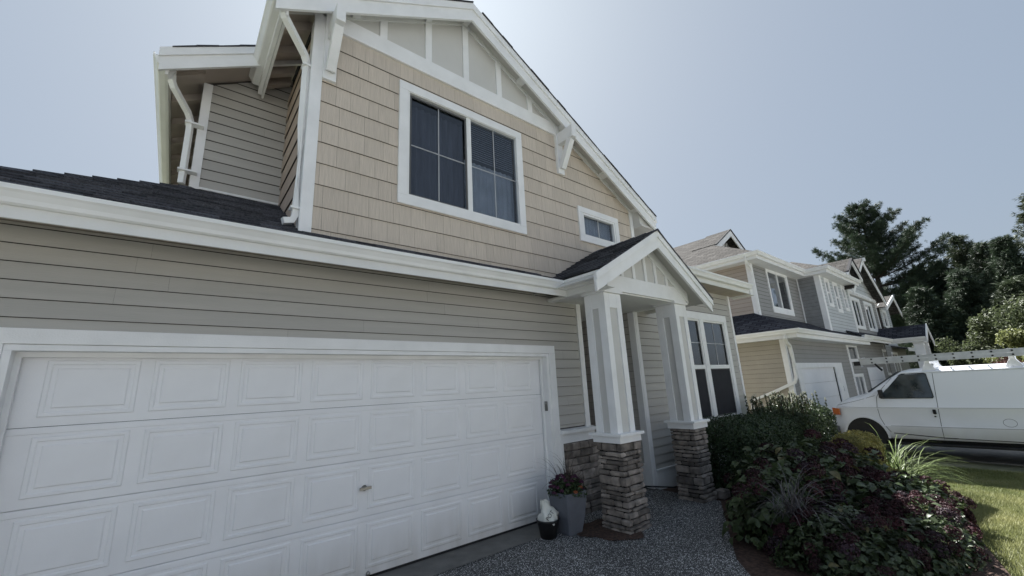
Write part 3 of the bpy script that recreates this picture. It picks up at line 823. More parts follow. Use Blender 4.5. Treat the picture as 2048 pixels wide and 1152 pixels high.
for xa, xb in ((PLX, PAX), (PAX, PRX)):
    b = MB(); b.xz([(xa, ptop(xa)-0.225), (xb, ptop(xb)-0.255 if xa == PLX else ptop(xb)-0.185), (xb, ptop(xb)-0.01), (xa, ptop(xa)-0.01)] if xa == PLX else [(xa, ptop(xa)-0.255), (xb, ptop(xb)-0.19), (xb, ptop(xb)-0.01), (xa, ptop(xa)-0.01)], PRY-0.01, PRY+0.03); b.build('porch_rake_board', TRIMW, P_, bevel=0.003)
    e = 0.0
    b = MB(); b.xz([(xa-.012 if xa == PLX else xa, ptop(xa)-0.085), (xb+.012 if xb == PRX else xb, ptop(xb)-0.085), (xb+.012 if xb == PRX else xb, ptop(xb)+0.012), (xa-.012 if xa == PLX else xa, ptop(xa)+0.012)], PRY-0.032, PRY-0.0105); b.build('porch_shadow_board', TRIMW, P_, bevel=0.003)
    x0, x1 = (xa+.05, xb) if xa == PLX else (xa, xb-.05)
    b = MB(); b.xz([(x0, ptop(x0)-0.06), (x1, ptop(x1)-0.06), (x1, ptop(x1)-0.045), (x0, ptop(x0)-0.045)], PRY+0.03, SF); b.build('porch_soffit', PANEL, P_)
# porch roof
nl = Vector((PLZ-PAZ, 0, -(PLX-PAX)))
la = Vector((PAX-PLX, 0, PAZ-PLZ)); Ll = la.length; la.normalize(); ln = Vector((-la.z, 0, la.x))
def pl_(u, s, h):
    p = Vector((PLX, 0, PLZ+0.012)) + la*s + ln*h
    return (p.x, u, p.z)
PE = 0.075
proof = slab('porch_roof', [(PE, PRY+.035, ptop(PE)), (PAX, PRY+.035, PAZ), (PAX, 0.6, PAZ), (PE, 0.6, ptop(PE))], 0.03, ASPHB, P_)
S0 = (PE-PLX)/la.x - 0.02
shingles(proof, [(PRY-0.028, S0), (SF-0.003, S0), (SF-0.003, Ll), (PRY-0.028, Ll)], pl_, 0.138, ASPH, 120)
slab('porch_roof', [(PAX, PRY, PAZ), (PRX, PRY, PRZ), (PRX, 0.6, PRZ), (PAX, 0.6, PAZ)], 0.03, ROOFD, P_)
b = MB()
for k in range(14):
    xa = PAX+(PRX-PAX)*k/14; xb = PAX+(PRX-PAX)*(k+1)/14
    b.xz([(xa, ptop(xa)+.012), (xb+.003, ptop(xb)+.012), (xb+.003, ptop(xb)+.03), (xa, ptop(xa)+.026+.012*(k % 2))], PRY-0.045, PRY+0.6)
b.build('porch_shingle_edge', ASPH, P_)
for k in range(6):
    y0 = PRY-0.05+k*0.215
    b = MB(); b.prism([(PAX-.12, y0, ptop(PAX-.12)+.022), (PAX, y0, PAZ+.04), (PAX+.12, y0, ptop(PAX+.12)+.02), (PAX, y0, PAZ+.005)],
                      [(PAX-.12, y0+.23, ptop(PAX-.12)+.016), (PAX, y0+.23, PAZ+.03), (PAX+.12, y0+.23, ptop(PAX+.12)+.015), (PAX, y0+.23, PAZ)]); b.build('ridge_cap', ASPH, proof)
# ceiling of porch and entry
MB().box(0.16, 2.5, HY+0.365, 2.0, 2.955, 2.97).build('porch_ceiling', WHITE, P_)
MB().box(0.155, 0.30, PRY+0.06, SF-0.05, 2.925, 2.95).build('porch_soffit', WHITE, P_)
# columns
def column(x0, x1):
    y0, y1 = HY, HY+0.345
    c = MB().box(x0+0.018, x1-0.018, y0+0.018, y1-0.018, 1.085, 2.92).build('porch_column', PANEL, P_)
    for (a0, a1) in ((x0, x0+0.098), (x1-0.098, x1)):
        MB().box(a0, a1, y0, y0+0.03, 1.087, 2.90).build('column_stile', TRIMW, c); MB().box(a0, a1, y1-0.03, y1, 1.087, 2.90).build('column_stile', TRIMW, c)
    MB().box(x0+0.1, x1-0.1, y0, y0+0.02, 2.70, 2.90).build('column_rail', TRIMW, c); MB().box(x0+0.1, x1-0.1, y1-0.02, y1, 2.70, 2.90).build('column_rail', TRIMW, c)
    for xa in (x0-0.001, x1-0.029):
        MB().box(xa, xa+0.03, y0+0.031, y0+0.115, 1.087, 2.90).build('column_stile', TRIMW, c); MB().box(xa, xa+0.03, y1-0.115, y1-0.031, 1.087, 2.90).build('column_stile', TRIMW, c)
        MB().box(xa+0.001, xa+0.029, y0+0.116, y1-0.116, 2.70, 2.90).build('column_rail', TRIMW, c)
    MB().box(x0-0.028, x1+0.028, y0-0.028, y1+0.028, 2.902, 2.942).build('column_crown', TRIMW, c, bevel=0.005)
    xc0, xc1 = x0-0.02, x1+0.055
    MB().box(xc0, xc1, y0-0.038, y1+0.05, 0.975, 1.055).build('cap_board', TRIMW, c, bevel=0.003)
    MB().box(xc0-0.035, xc1+0.03, y0-0.075, y1+0.085, 1.056, 1.090).build('cap_ledge', TRIMW, c, bevel=0.004)
    return c

def stone_mesh(x0, x1, y0, y1, z0, z1):
    """one rough ledge stone: chamfered, uneven box"""
    b = MB()
    import itertools
    j = lambda a: rnd.uniform(-a, a)
    c = min(0.012, (z1-z0)*0.22)
    def ringz(z, ins):
        return [(x0+ins+j(.004), y0+ins+j(.006), z+j(.003)), ((x0+x1)/2+j(.01), y0+ins+j(.007), z+j(.004)), (x1-ins+j(.004), y0+ins+j(.006), z+j(.003)),
                (x1-ins+j(.004), y1-ins+j(.004), z+j(.003)), (x0+ins+j(.004), y1-ins+j(.004), z+j(.003)), (x0+ins+j(.006), (y0+y1)/2+j(.007), z+j(.004))]
    rs = [ringz(z0, c), ringz(z0+c, 0), ringz(z1-c, 0), ringz(z1, c)]
    i0 = len(b.v)
    for r in rs: b.v += r
    for k in range(3):
        for a in range(6):
            e = (a+1) % 6
            b.f.append((i0+k*6+a, i0+k*6+e, i0+(k+1)*6+e, i0+(k+1)*6+a))
    b.f.append(tuple(i0+5-a for a in range(6))); b.f.append(tuple(i0+18+a for a in range(6)))
    return b

def splits(a, b, lo, hi):
    out = [a]
    while b-out[-1] > hi: out.append(out[-1]+rnd.uniform(lo, hi))
    if b-out[-1] < lo*0.6 and len(out) > 1: out.pop()
    out.append(b)
    return out

def stone_pier(x0, x1, y0, y1, ztop, faces='LFRB'):
    core = MB().box(x0+0.025, x1-0.025, y0+0.025, y1-0.025, -0.1, ztop-0.004).build('stone_pier', MORT, P_)
    z = -0.05; row = 0
    while z < ztop-0.02:
        h = rnd.choice((0.04, 0.045, 0.055, 0.06, 0.065, 0.075, 0.11))
        if ztop-(z+h) < 0.045: h = ztop-z
        fl = max(0, (0.25-z))*0.05      # slight spread at the foot
        g = 0.010
        own = row % 2                    # which face owns the corner this row
        d = 0.075
        a0 = x0-fl; a1 = x1+fl; c0 = y0-fl; c1 = y1+fl
        for q, r in zip(*(lambda s: (s[:-1], s[1:]))(splits(a0 if own else a0+d+g, a1 if own else a1-d-g, 0.11, 0.30))):
            p = rnd.uniform(-.012, .014)
            stone_mesh(q+g/2, r-g/2, c0-p, c0+d, z+g/2, z+h-g/2).build('stone', STONE, core)
        for sx in (0, 1):
            ss = splits(c0+d+g if own else c0, c1, 0.10, 0.26)
            for q, r in zip(ss[:-1], ss[1:]):
                p = rnd.uniform(-.012, .014)
                if sx == 0: stone_mesh(a0-p, a0+d, q+g/2, r-g/2, z+g/2, z+h-g/2).build('stone', STONE, core)
                elif rnd.random() < 2: stone_mesh(a1-d, a1+p, q+g/2, r-g/2, z+g/2, z+h-g/2).build('stone', STONE, core)
        z += h; row += 1
    return core

column(0.293, 0.655); column(2.07, 2.42)
stone_pier(0.297, 0.70, -1.125, -0.73, 0.974)
stone_pier(2.075, 2.43, -1.125, -0.73, 0.974)
# stone skirt on the garage wall beside the door
core = MB().box(0.266, 0.95, SF-0.045, SF+0.02, -0.1, 0.912).build('stone_skirt', MORT, H)
z = -0.05
while z < 0.90:
    h = rnd.choice((0.05, 0.065, 0.08, 0.10, 0.13))
    if 0.912-(z+h) < 0.045: h = 0.912-z
    ss = splits(0.268, 0.95, 0.12, 0.30)
    for q, r in zip(ss[:-1], ss[1:]):
        p = rnd.uniform(-.008, .012)
        stone_mesh(q+.003, r-.003, SF-0.085-p, SF-0.02, z+.003, z+h-.003).build('stone', STONE, core)
    z += h
tag(stone_mesh(2.50, 2.68, -1.22, -1.08, -0.06, 0.06).build('rock', STONE), 'small grey rock at the foot of the right stone pier', 'rock')

# entry recess
MB().box(0.80, 0.885, SF+0.1, 2.0, -0.1, 2.97).build('entry_side_wall', LAP, H)
MB().box(0.8, 2.4, 2.0, 2.1, -0.1, 2.97).build('entry_back_wall', LAP, H)
fd = MB().box(1.1, 2.05, 1.955, 1.998, 0.02, 2.08).build('front_door', mat('dark_red_door', (0.10, 0.03, 0.03), 0.4), H)
for a in (1.2, 1.62):
    for z0, z1 in ((0.15, 0.85), (1.0, 1.95)): MB().box(a, a+.33, 1.94, 1.956, z0, z1).build('door_panel', mat('dark_red_door', (0.1, .03, .03)), fd, bevel=0.01)
frame_rect(MB(), front(2.0), 1.0, 2.15, 0.0, 2.18, 0.1, 0.0, 0.06).build('door_frame', TRIMW, fd)
EX = 2.345
FE = left(EX)
ew = shell(H, FE, [(SF+.02, -0.1), (2.0, -0.1), (2.0, 2.96), (SF+.02, 2.96)], [], 'entry_right_wall')
siding(ew, FE, [(SF+.1, 0.33), (1.99, 0.33), (1.99, 2.95), (SF+.1, 2.95)], [], 0.133, LAP, z0=0.30, lens=(3, 4))
MB().box(EX-0.03, EX-0.004, SF+.1, 2.0, -0.02, 0.33).build('skirt_board', WHITE, H)
MB().box(EX-0.045, EX-0.004, SF+.1, 2.0, 0.33, 0.352).build('skirt_cap', WHITE, H)
MB().box(EX-0.034, EX-0.0, SF-0.03, SF+0.098, -0.03, 2.95).build('corner_board', TRIMW, H)
MB().box(EX+0.002, EX+0.085, SF-0.034, SF+0.0, -0.03, 2.95).build('corner_board', TRIMW, H)

# right wing
WR = 6.42
RWIN = [(3.66, 4.70, 0.93, 2.96), (4.93, 5.865, 0.93, 2.96)]
rw = shell(H, F0, [(EX, -0.4), (WR, -0.4), (WR, 3.72), (EX, 3.72)], RWIN, 'right_wing_wall')
siding(rw, F0, [(EX+0.08, 0.24), (WR-0.06, 0.24), (WR-0.06, 3.66), (EX+0.08, 3.66)], [(3.44, 6.035, 0.86, 3.12)], 0.134, LAP, z0=0.20, lens=(3.0, 3.7))
MB().box(EX+0.088, WR+.02, SF-0.04, SF, -0.4, 0.225).build('skirt_board', WHITE, H)
MB().box(EX+0.088, WR+.02, SF-0.055, SF, 0.226, 0.248).build('skirt_cap', WHITE, H)
MB().box(WR-0.07, WR+0.012, SF-0.03, SF, -0.4, 3.68).build('corner_board', TRIMW, H)
MB().box(WR-0.1, WR, SF+.002, 8, -0.5, 3.7).build('right_wing_side_wall', LAP, H)
o = MB()
fbox(o, F0, 3.45, 6.03, 0.0, 0.045, 2.965, 3.125); fbox(o, F0, 3.45, 3.63, 0.0, 0.04, 0.86, 2.965); fbox(o, F0, 4.735, 4.90, 0.0, 0.04, 0.86, 2.965); fbox(o, F0, 5.90, 6.03, 0.0, 0.04, 0.86, 2.965)
o = o.build('window', TRIMW, H, bevel=0.004)
for u0, u1 in ((3.63, 4.735), (4.90, 5.90)):
    b = frame_rect(MB(), F0, u0, u1, 0.885, 2.964, 0.035, -0.05, 0.02); fbox(b, F0, u0+.036, u1-.036, -0.03, 0.03, 1.905, 1.985); b.build('sash', WHITE, o)
    b = MB(); fbox(b, F0, u0+.03, u1-.03, -0.02, -0.016, 1.95, 2.94); b.build('pane', GLASSD, o)
    b = MB(); fbox(b, F0, u0+.03, u1-.03, -0.03, -0.026, 0.91, 1.94); b.build('pane', GLASSD, o)
    um = (u0+u1)/2
    for z0, z1 in ((1.985, 2.93), (0.92, 1.905)):
        dd = -0.014 if z0 > 1.5 else -0.024
        b = MB(); fbox(b, F0, um-.008, um+.008, dd, dd+.006, z0, z1); b.build('muntin', MUNT, o)
        b = MB(); fbox(b, F0, u0+.04, u1-.04, dd, dd+.007, (z0+z1)/2-.008, (z0+z1)/2+.008); b.build('muntin', MUNT, o)
    b = MB(); fbox(b, F0, u0+.05, u1-.05, -0.001, 0.001, 0.94, 1.895); b.build('insect_screen', MATS.get('screen_mesh') or mat('screen_mesh', (0.02, 0.02, 0.025), 0.8), o)
    frame_rect(MB(), F0, u0+.036, u1-.036, 0.925, 1.905, 0.018, -0.004, 0.008).build('screen_frame', mat('bronze_frame', (0.1, 0.1, 0.1)), o)
room(o, F0, 3.63, 5.90, 0.93, 2.96, 1.6)
# roof of the wing with gutter
EZ = 3.74
slab('right_wing_roof', [(2.68, -0.56, EZ+.09), (6.78, -0.56, EZ+.09), (6.78, 4.0, EZ+.09+4.56*.5), (2.68, 4.0, EZ+.09+4.56*.5)], 0.03, ROOFD, H)
MB().sweep(GUT, [(2.70, -0.585, EZ+0.0), (6.56, -0.585, EZ+0.0)]).build('gutter', GUTW, H)
MB().box(2.69, 6.60, -0.583, -0.558, EZ-0.095, EZ+0.09).build('fascia', CREAM, H)
MB().box(2.69, 6.60, -0.556, SF, EZ-0.085, EZ-0.07).build('soffit', SOFF, H)
b = MB(); b.yz([(-0.60, EZ-0.12), (-0.60, EZ+0.11), (3.9, EZ+0.11+4.5*.5), (3.9, EZ-0.12+4.5*.5), (SF, EZ-0.12)], 6.605, 6.80); b.build('rake_return', CREAM, H)
# small dark flag bracket on the right column, black hose on the porch floor
fb = MB().box(2.421, 2.435, -0.99, -0.93, 1.93, 2.03).build('flag_bracket', BLACK, P_)
MB().tube([(2.435, -0.96, 1.97), (2.50, -1.0, 2.03)], 0.018, 8).build('bracket_socket', BLACK, fb)
MB().tube([(2.435, -0.96, 1.96), (2.46, -1.02, 1.9)], 0.008, 6).build('bracket_brace', BLACK, fb)
pts = []
for k in range(26):
    f = k/25; pts.append((1.95+0.55*f-0.1*math.sin(f*3), 0.9-1.35*f, 0.01 + (0.16*math.exp(-((f-.25)/.22)**2) if f < .7 else 0.0)))
tag(MB().tube(pts, 0.011, 6).build('garden_hose', BLACK, smooth=True), 'black garden hose curling across the porch floor beside the white skirt board', 'hose')

# ------------------------------------------------------------------ neighbouring houses
GREYS = mat('grey_lap_siding', (0.30, 0.295, 0.285), 0.6, var=0.03, nscale=2, namt=0.05)
TANS = mat('tan_lap_siding', (0.38, 0.345, 0.285), 0.6, var=0.03, nscale=2, namt=0.05)
BRNS = mat('brown_lap_siding', (0.40, 0.34, 0.29), 0.6, var=0.03, nscale=2, namt=0.05)
LGRY = mat('pale_grey_siding', (0.52, 0.54, 0.55), 0.6, var=0.03, nscale=2, namt=0.05)

def simple_window(parent, F, u0, u1, z0, z1, panes=2, tw=0.09, sill=False, dark=GLASSD, horiz=False):
    o = frame_rect(MB(), F, u0-tw, u1+tw, z0-tw, z1+tw, tw, -0.02, 0.035).build('window', TRIMW, parent)
    b = MB()
    frame_rect(b, F, u0, u1, z0, z1, 0.035, -0.02, 0.02)
    if not horiz:
        for k in range(1, panes):
            u = u0+(u1-u0)*k/panes; fbox(b, F, u-.03, u+.03, -0.02, 0.02, z0+.035, z1-.035)
    else: fbox(b, F, u0+.035, u1-.035, -0.02, 0.02, (z0+z1)/2-.03, (z0+z1)/2+.03)
    b.build('sash', WHITE, o)
    for k in range(panes if not horiz else 1):
        a0 = u0+(u1-u0)*k/panes+.02; a1 = u0+(u1-u0)*(k+1)/panes-.02
        if horiz: a0, a1 = u0+.02, u1-.02
        b = MB(); fbox(b, F, a0, a1, -0.012, -0.008, z0+.02, z1-.02); b.build('pane', dark, o)
    curtain(o, F, u0, (u0+u1)/2, z0, z1, -0.06, CURT, per=0.12)
    room(o, F, u0, u1, z0, z1, 0.6, DARK)
    if sill: MB().prism([F(u0-tw, .036, z0-tw-.09), F(u1+tw, .036, z0-tw-.09), F(u1+tw, .036, z0-tw), F(u0-tw, .036, z0-tw)], [F(u0-tw, .0, z0-tw-.09), F(u1+tw, .0, z0-tw-.09), F(u1+tw, .0, z0-tw), F(u0-tw, .0, z0-tw)]).build('sill', TRIMW, o)
    return o

def cwall(parent, F, region, holes, m, exp=0.133, name='wall', z0=None):
    sh = shell(parent, F, region, holes, name, SHEATH)
    siding(sh, F, region, holes, exp, m, z0=z0, lens=(30, 30), off=0, tb=0.02)
    return sh

h1 = thing('house', 'grey and beige neighbour house with dark lower roof and pale roof topped by sunburst gablet', 'house', (13.5, 4, -0.3), 'houses farther along the street')
LX, LY, UX, UY, E1, E2 = 9.4, -0.2, 10.4, 0.65, 2.80, 5.46
# lower storey
cwall(h1, left(LX), [(LY, -0.5), (9, -0.5), (9, 2.78), (LY, 2.78)], [], TANS, name='lower_side_wall')
GDR = (10.35, 13.72, -0.6, 1.87)
cwall(h1, front(LY), [(LX, -0.5), (16.0, -0.5), (16.0, 2.78), (LX, 2.78)], [(10.25, 14.5, -0.6, 1.97)], GREYS, name='lower_front_wall')
MB().box(LX-0.025, LX+0.1, LY-0.03, LY+0.0, -0.5, 2.75).build('corner_board', TRIMW, h1)
MB().box(LX-0.025, LX, LY+.002, LY+0.1, -0.5, 2.75).build('corner_board', TRIMW, h1)
MB().box(15.83, 16.03, LY-0.03, LY, -0.5, 2.75).build('corner_board', TRIMW, h1)
t = MB(); t.box(9.95, 14.62, LY-.03, LY, 1.87, 2.02); t.box(9.95, 10.33, LY-.03, LY, -0.5, 1.87); t.box(13.74, 14.62, LY-.03, LY, -0.5, 1.87)
t.build('garage_door_trim', TRIMW, h1)
MB().box(14.15, 14.25, LY-.06, LY-.03, 1.05, 1.22).build('wall_lamp', WHITE, h1)
g1 = link('garage_door', None, h1, (12, -0.1, -0.4))
for r in range(5):
    MB().box(10.30, 13.78, LY+0.04, LY+0.08, -0.5+r*0.476+.004, -0.5+(r+1)*0.476-.004).build('door_section', DOORW, g1)
# recessed part right of the garage
cwall(h1, front(0.0), [(16.03, -0.5), (18.9, -0.5), (18.9, 3.2), (16.03, 3.2)], [(16.9, 18.3, 2.1, 2.75), (16.9, 18.3, 0.4, 1.55)], GREYS, name='entry_wall')
simple_window(h1, front(0.0), 16.95, 18.25, 2.15, 2.7, 1); simple_window(h1, front(0.0), 16.95, 18.25, 0.45, 1.5, 2)
# lower roof with hip at the corner
sl = (3.70-E1-0.1)/(UX-8.9)
e = E1+0.09
def hz(d): return e + sl*d
D = UX-8.88
fy = LY-0.52
slab('lower_roof', [(8.88, fy, e), (17.25, fy, e), (17.25, fy+D+1.2, hz(D+1.2)), (8.88+D+1.2, fy+D+1.2, hz(D+1.2))], 0.03, ROOFD, h1)
slab('lower_roof', [(8.88, fy, e), (8.88+D, fy+D, hz(D)), (8.88+D, 8, hz(D)), (8.88, 8, e)], 0.03, ROOFD, h1)
MB().sweep(GUT, [(8.90, 8.0, E1-0.02), (8.90, fy+.02, E1-0.02), (17.2, fy+.02, E1-0.02)]).build('gutter', GUTW, h1)
MB().sweep([(0, 0), (-0.02, 0), (-0.02, 0.2), (0, 0.2)], [(8.90, 8.0, E1-0.13), (8.90, fy+.02, E1-0.13), (17.2, fy+.02, E1-0.13)]).build('fascia', CREAM, h1)
MB().xy([(8.95, 8), (8.95, fy+.05), (17.2, fy+.05), (17.2, LY), (LX, LY), (LX, 8)], E1-0.11, E1-0.09).build('soffit', CREAM, h1)
ds = MB().tube([(8.86, -0.42, E1-0.0), (8.86, -0.42, E1-0.12), (9.0, -0.40, E1-0.25), (9.32, -0.36, E1-0.33), (9.34, -0.36, 2.3), (9.34, -0.36, 1.62), (9.34, -0.30, 1.48), (9.32, 0.30, 1.22), (9.32, 0.9, 1.0), (9.32, 0.92, -0.4)], 0.055, 4).build('downspout', CREAM, h1)
# upper storey
WU = (11.72, 13.66, 3.92, 5.36)
cwall(h1, left(UX), [(UY, 3.4), (8, 3.4), (8, 5.42), (UY, 5.42)], [], BRNS, name='upper_side_wall')
cwall(h1, front(UY), [(UX, 3.4), (14.8, 3.4), (14.8, 5.42), (UX, 5.42)], [WU], GREYS, name='upper_front_wall')
MB().box(UX-.025, UX+.14, UY-.03, UY, 3.6, 5.42).build('corner_board', TRIMW, h1); MB().box(UX-.025, UX, UY+.002, UY+.12, 3.6, 5.42).build('corner_board', TRIMW, h1)
simple_window(h1, front(UY), 11.78, 13.6, 3.98, 5.30, 2, 0.10, True)
MB().box(14.76, 14.798, UY-.06, UY-.024, 3.5, 5.42).build('corner_board', TRIMW, h1)
BY, BX, BR = -0.09, 14.8, 18.9
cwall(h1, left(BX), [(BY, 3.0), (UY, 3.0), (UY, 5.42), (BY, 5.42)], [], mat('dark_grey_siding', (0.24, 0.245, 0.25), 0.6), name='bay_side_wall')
bw = [(15.45, 15.95, 4.25, 5.28), (16.55, 17.1, 4.1, 5.25), (17.75, 18.25, 4.25, 5.25)]
cwall(h1, front(BY), [(BX, 3.0), (BR, 3.0), (BR, 5.42), (BX, 5.42)], bw, LGRY, name='bay_front_wall')
for q in bw: simple_window(h1, front(BY), q[0]+.05, q[1]-.05, q[2]+.05, q[3]-.05, 1, 0.11, horiz=True)
MB().box(BX-.025, BX+.2, BY-.03, BY, 3.0, 5.42).build('corner_board', TRIMW, h1); MB().box(BX-.025, BX, BY+.002, BY+.14, 3.0, 5.42).build('corner_board', TRIMW, h1)
MB().box(BR-.16, BR+.02, BY-.03, BY, 3.0, 5.42).build('corner_board', TRIMW, h1)
# pale roof: Dutch gable
s1 = 0.59; ex, ey, rx, yg = 9.9, 0.22, 13.65, 2.4
e5 = E2+0.10
za = e5+s1*(rx-ex); zb = e5+s1*(yg-ey)
slab('pale_roof', [(ex, ey, e5), (ex+(yg-ey), yg, zb), (rx, yg, za), (rx, 10, za), (ex, 10, e5)], 0.03, ROOFL, h1)
slab('pale_roof', [(2*rx-ex, ey, e5), (2*rx-ex-(yg-ey), yg, zb), (rx, yg, za), (rx, 10, za), (2*rx-ex, 10, e5)], 0.03, ROOFL, h1)
slab('pale_roof', [(ex, ey, e5), (2*rx-ex, ey, e5), (2*rx-ex-(yg-ey), yg, zb), (ex+(yg-ey), yg, zb)], 0.03, ROOFL, h1)
b = MB(); b.xz([(ex+2.3, zb), (2*rx-ex-2.3, zb), (rx, za-.1)], yg+0.30, yg+0.34); gab = b.build('gablet', GREYS, h1)
for sgn in (-1, 1):
    b = MB(); w0 = rx-ex-(yg-ey)+0.02
    b.xz([(rx, za-.26), (rx+sgn*w0, za-.26-s1*w0*1.02), (rx+sgn*w0, za-s1*w0*1.02), (rx, za)], yg-0.12, yg-0.08); b.build('gablet_rake', TRIMW, gab)
    b = MB(); b.xz([(rx, za), (rx+sgn*w0, za-s1*w0*1.02), (rx+sgn*w0, za-s1*w0*1.02+.05), (rx, za+.05)], yg-0.15, yg-0.09); b.build('gablet_edge', ASPHB, gab)
    slab('gablet_roof', [(rx, yg-.088, za+.045), (rx+sgn*w0, yg-.088, za+.045-s1*w0*1.02), (rx+sgn*(w0+.0), yg+.9, za+.045-s1*w0*1.02), (rx, yg+.9, za+.045)], 0.04, ROOFL, gab)
for a in (25, 50, 75, 90, 105, 130, 155):
    c, s_ = math.cos(R(a)), math.sin(R(a)); L = 0.62 if 40 < a < 140 else 0.5
    MB().bar((rx+c*.12, yg+.28, zb+.05+s_*.1), (rx+c*L, yg+.28, zb+.05+s_*L), 0.04, 0.05, (0, 1, 0)).build('sunburst_slat', TRIMW, gab)
MB().sweep(GUT, [(ex+.02, 10, E2-0.01), (ex+.02, ey+.02, E2-0.01), (14.42, ey+.02, E2-0.01), (14.42, -0.47, E2-0.01), (19.2, -0.47, E2-0.01)]).build('gutter', GUTW, h1)
MB().sweep([(0, 0), (-0.02, 0), (-0.02, 0.19), (0, 0.19)], [(ex+.02, 10, E2-0.12), (ex+.02, ey+.02, E2-0.12), (14.42, ey+.02, E2-0.12), (14.42, -0.47, E2-0.12), (19.2, -0.47, E2-0.12)]).build('fascia', CREAM, h1)
MB().xy([(ex+.05, 9), (ex+.05, ey+.05), (14.45, ey+.05), (14.45, -0.44), (19.2, -0.44), (19.2, 2), (UX+.3, 2), (UX+.3, 9)], E2-0.11, E2-0.08).build('soffit', CREAM, h1)
ds = MB().tube([(9.86, 0.55, E2+.02), (9.86, 0.55, E2-0.1), (9.95, 0.56, E2-0.2), (10.3, 0.60, E2-0.38), (10.33, 0.61, 4.6), (10.33, 0.61, 3.72)], 0.05, 4).build('downspout', CREAM, h1)
# bay roof: hip running back, with a small dark-edged gable at its right
bxm, bs = 16.8, 0.42
slab('bay_roof', [(14.42, -0.47, e5), (bxm, 1.2, e5+bs*(bxm-14.42)), (bxm, 6, e5+bs*(bxm-14.42)), (14.42, 6, e5)], 0.03, ROOFL, h1)
slab('bay_roof', [(14.42, -0.47, e5), (19.2, -0.47, e5), (bxm, 1.2, e5+bs*(bxm-14.42))], 0.03, ROOFL, h1)
slab('bay_roof', [(19.2, -0.47, e5), (19.2, 6, e5), (bxm, 6, e5+bs*(bxm-14.42)), (bxm, 1.2, e5+bs*(bxm-14.42))], 0.03, ROOFL, h1)
b = MB(); b.xz([(17.0, e5-.02), (18.9, e5-.02), (17.9, e5+.62)], -0.40, -0.36); gb = b.build('bay_gable', LGRY, h1)
for xa, xb in ((16.75, 17.9), (19.1, 17.9)):
    b = MB(); b.xz([(xa, e5-.06), (xb, e5+.66), (xb, e5+.78), (xa, e5+.06)], -0.66, -0.60); b.build('bay_rake', TRIMW, gb)
    b = MB(); b.xz([(xa, e5+.062), (xb, e5+.782), (xb, e5+.84), (xa, e5+.12)], -0.70, -0.60); b.build('bay_gable_edge', ASPHB, gb)
    slab('bay_gable_roof', [(xa, -.598, e5+.11), (xb, -.598, e5+.83), (xb, 1.4, e5+.83), (xa, 1.4, e5+.11)], 0.04, ROOFL, gb)
for x in (9.2,):
    MB().box(x+2.3, x+2.5, 5.0, 5.3, 7.0, 7.35).build('roof_vent', ASPHB, h1)

# second neighbour: shingled gable and porch
h2 = thing('house', 'grey house with pale shingled gable over two tall windows, second beyond the tan house', 'house', (21, 5, -0.3), 'houses farther along the street')
y2 = 0.0
def t2(x): return 7.02 - 0.575*abs(x-21.45)
win2 = [(19.45, 20.9, 3.6, 4.95), (21.8, 23.4, 3.6, 4.95)]
cwall(h2, front(y2), [(18.95, 3.0), (24.4, 3.0), (24.4, 5.12), (18.95, 5.12)], win2, GREYS, name='upper_front_wall')
for q in win2: simple_window(h2, front(y2), q[0]+.06, q[1]-.06, q[2]+.06, q[3]-.06, 2, 0.12)
g2 = shell(h2, front(y2), [(18.95, 5.12), (24.4, 5.12), (24.4, t2(24.4)-.05), (21.45, 6.9), (18.95, t2(18.95)-.05)], [], 'gable_wall', SHEATH)
siding(g2, front(y2), [(18.95, 5.32), (24.4, 5.32), (24.4, 5.33), (21.45, 6.92), (18.95, 5.5)], [], 0.24, LGRY, 'wall_shingle', lens=(0.4, 0.9), gap=0.012)
MB().box(19.0, 24.4, y2-.07, y2-.0, 5.12, 5.30).build('frieze_board', TRIMW, g2)
for k in range(18): MB().box(19.1+k*0.3, 19.2+k*0.3, y2-.11, y2-.071, 5.15, 5.22).build('dentil', TRIMW, g2)
for sgn in (-1, 1):
    b = MB(); xe = 21.45+sgn*3.25
    b.xz([(21.45, t2(21.45)-.26), (xe, t2(xe)-.26), (xe, t2(xe)), (21.45, t2(21.45))], -0.43, -0.39); b.build('rake_board', TRIMW, h2)
    slab('pale_roof', [(21.45, -0.45, 7.06), (xe, -0.45, t2(xe)+.04), (xe, 9, t2(xe)+.04), (21.45, 9, 7.06)], 0.05, ROOFL, h2)
MB().bar((21.45, -0.55, 6.95), (21.45, 0, 6.95), 0.14, 0.16).build('bracket', TRIMW, h2); MB().bar((21.45, -0.45, 6.85), (21.45, -0.03, 6.4), 0.1, 0.1).build('bracket', TRIMW, h2)
MB().box(24.3, 24.42, y2-.03, y2, 3.0, 5.2).build('corner_board', TRIMW, h2); MB().box(18.93, 19.1, y2-.03, y2, 3.0, 5.12).build('corner_board', TRIMW, h2)
MB().box(24.3, 24.4, 0.002, 9, -0.5, 5.3).build('side_wall', GREYS, h2)
cwall(h2, front(y2+.05), [(18.95, -0.5), (30.0, -0.5), (30.0, 2.95), (18.95, 2.95)], [], GREYS, name='lower_front_wall')
simple_window(h2, front(y2+.05), 23.6, 24.4, 1.5, 2.6, 1); simple_window(h2, front(y2+.05), 25.7, 27.1, 1.5, 2.5, 2)
slab('dark_roof', [(16.9, -0.55, 3.06), (23.0, -0.55, 3.06), (23.0, 0.3, 3.56), (16.9, 0.3, 3.56)], 0.04, ROOFD, h2)
slab('dark_roof', [(22.55, -1.75, 3.10), (23.55, -1.75, 3.72), (23.55, 2, 3.72), (22.55, 2, 3.10)], 0.04, ROOFD, h2)
slab('dark_roof', [(24.5, -1.75, 3.0), (23.55, -1.75, 3.72), (23.55, 2, 3.72), (24.5, 2, 3.0)], 0.04, ROOFL, h2)
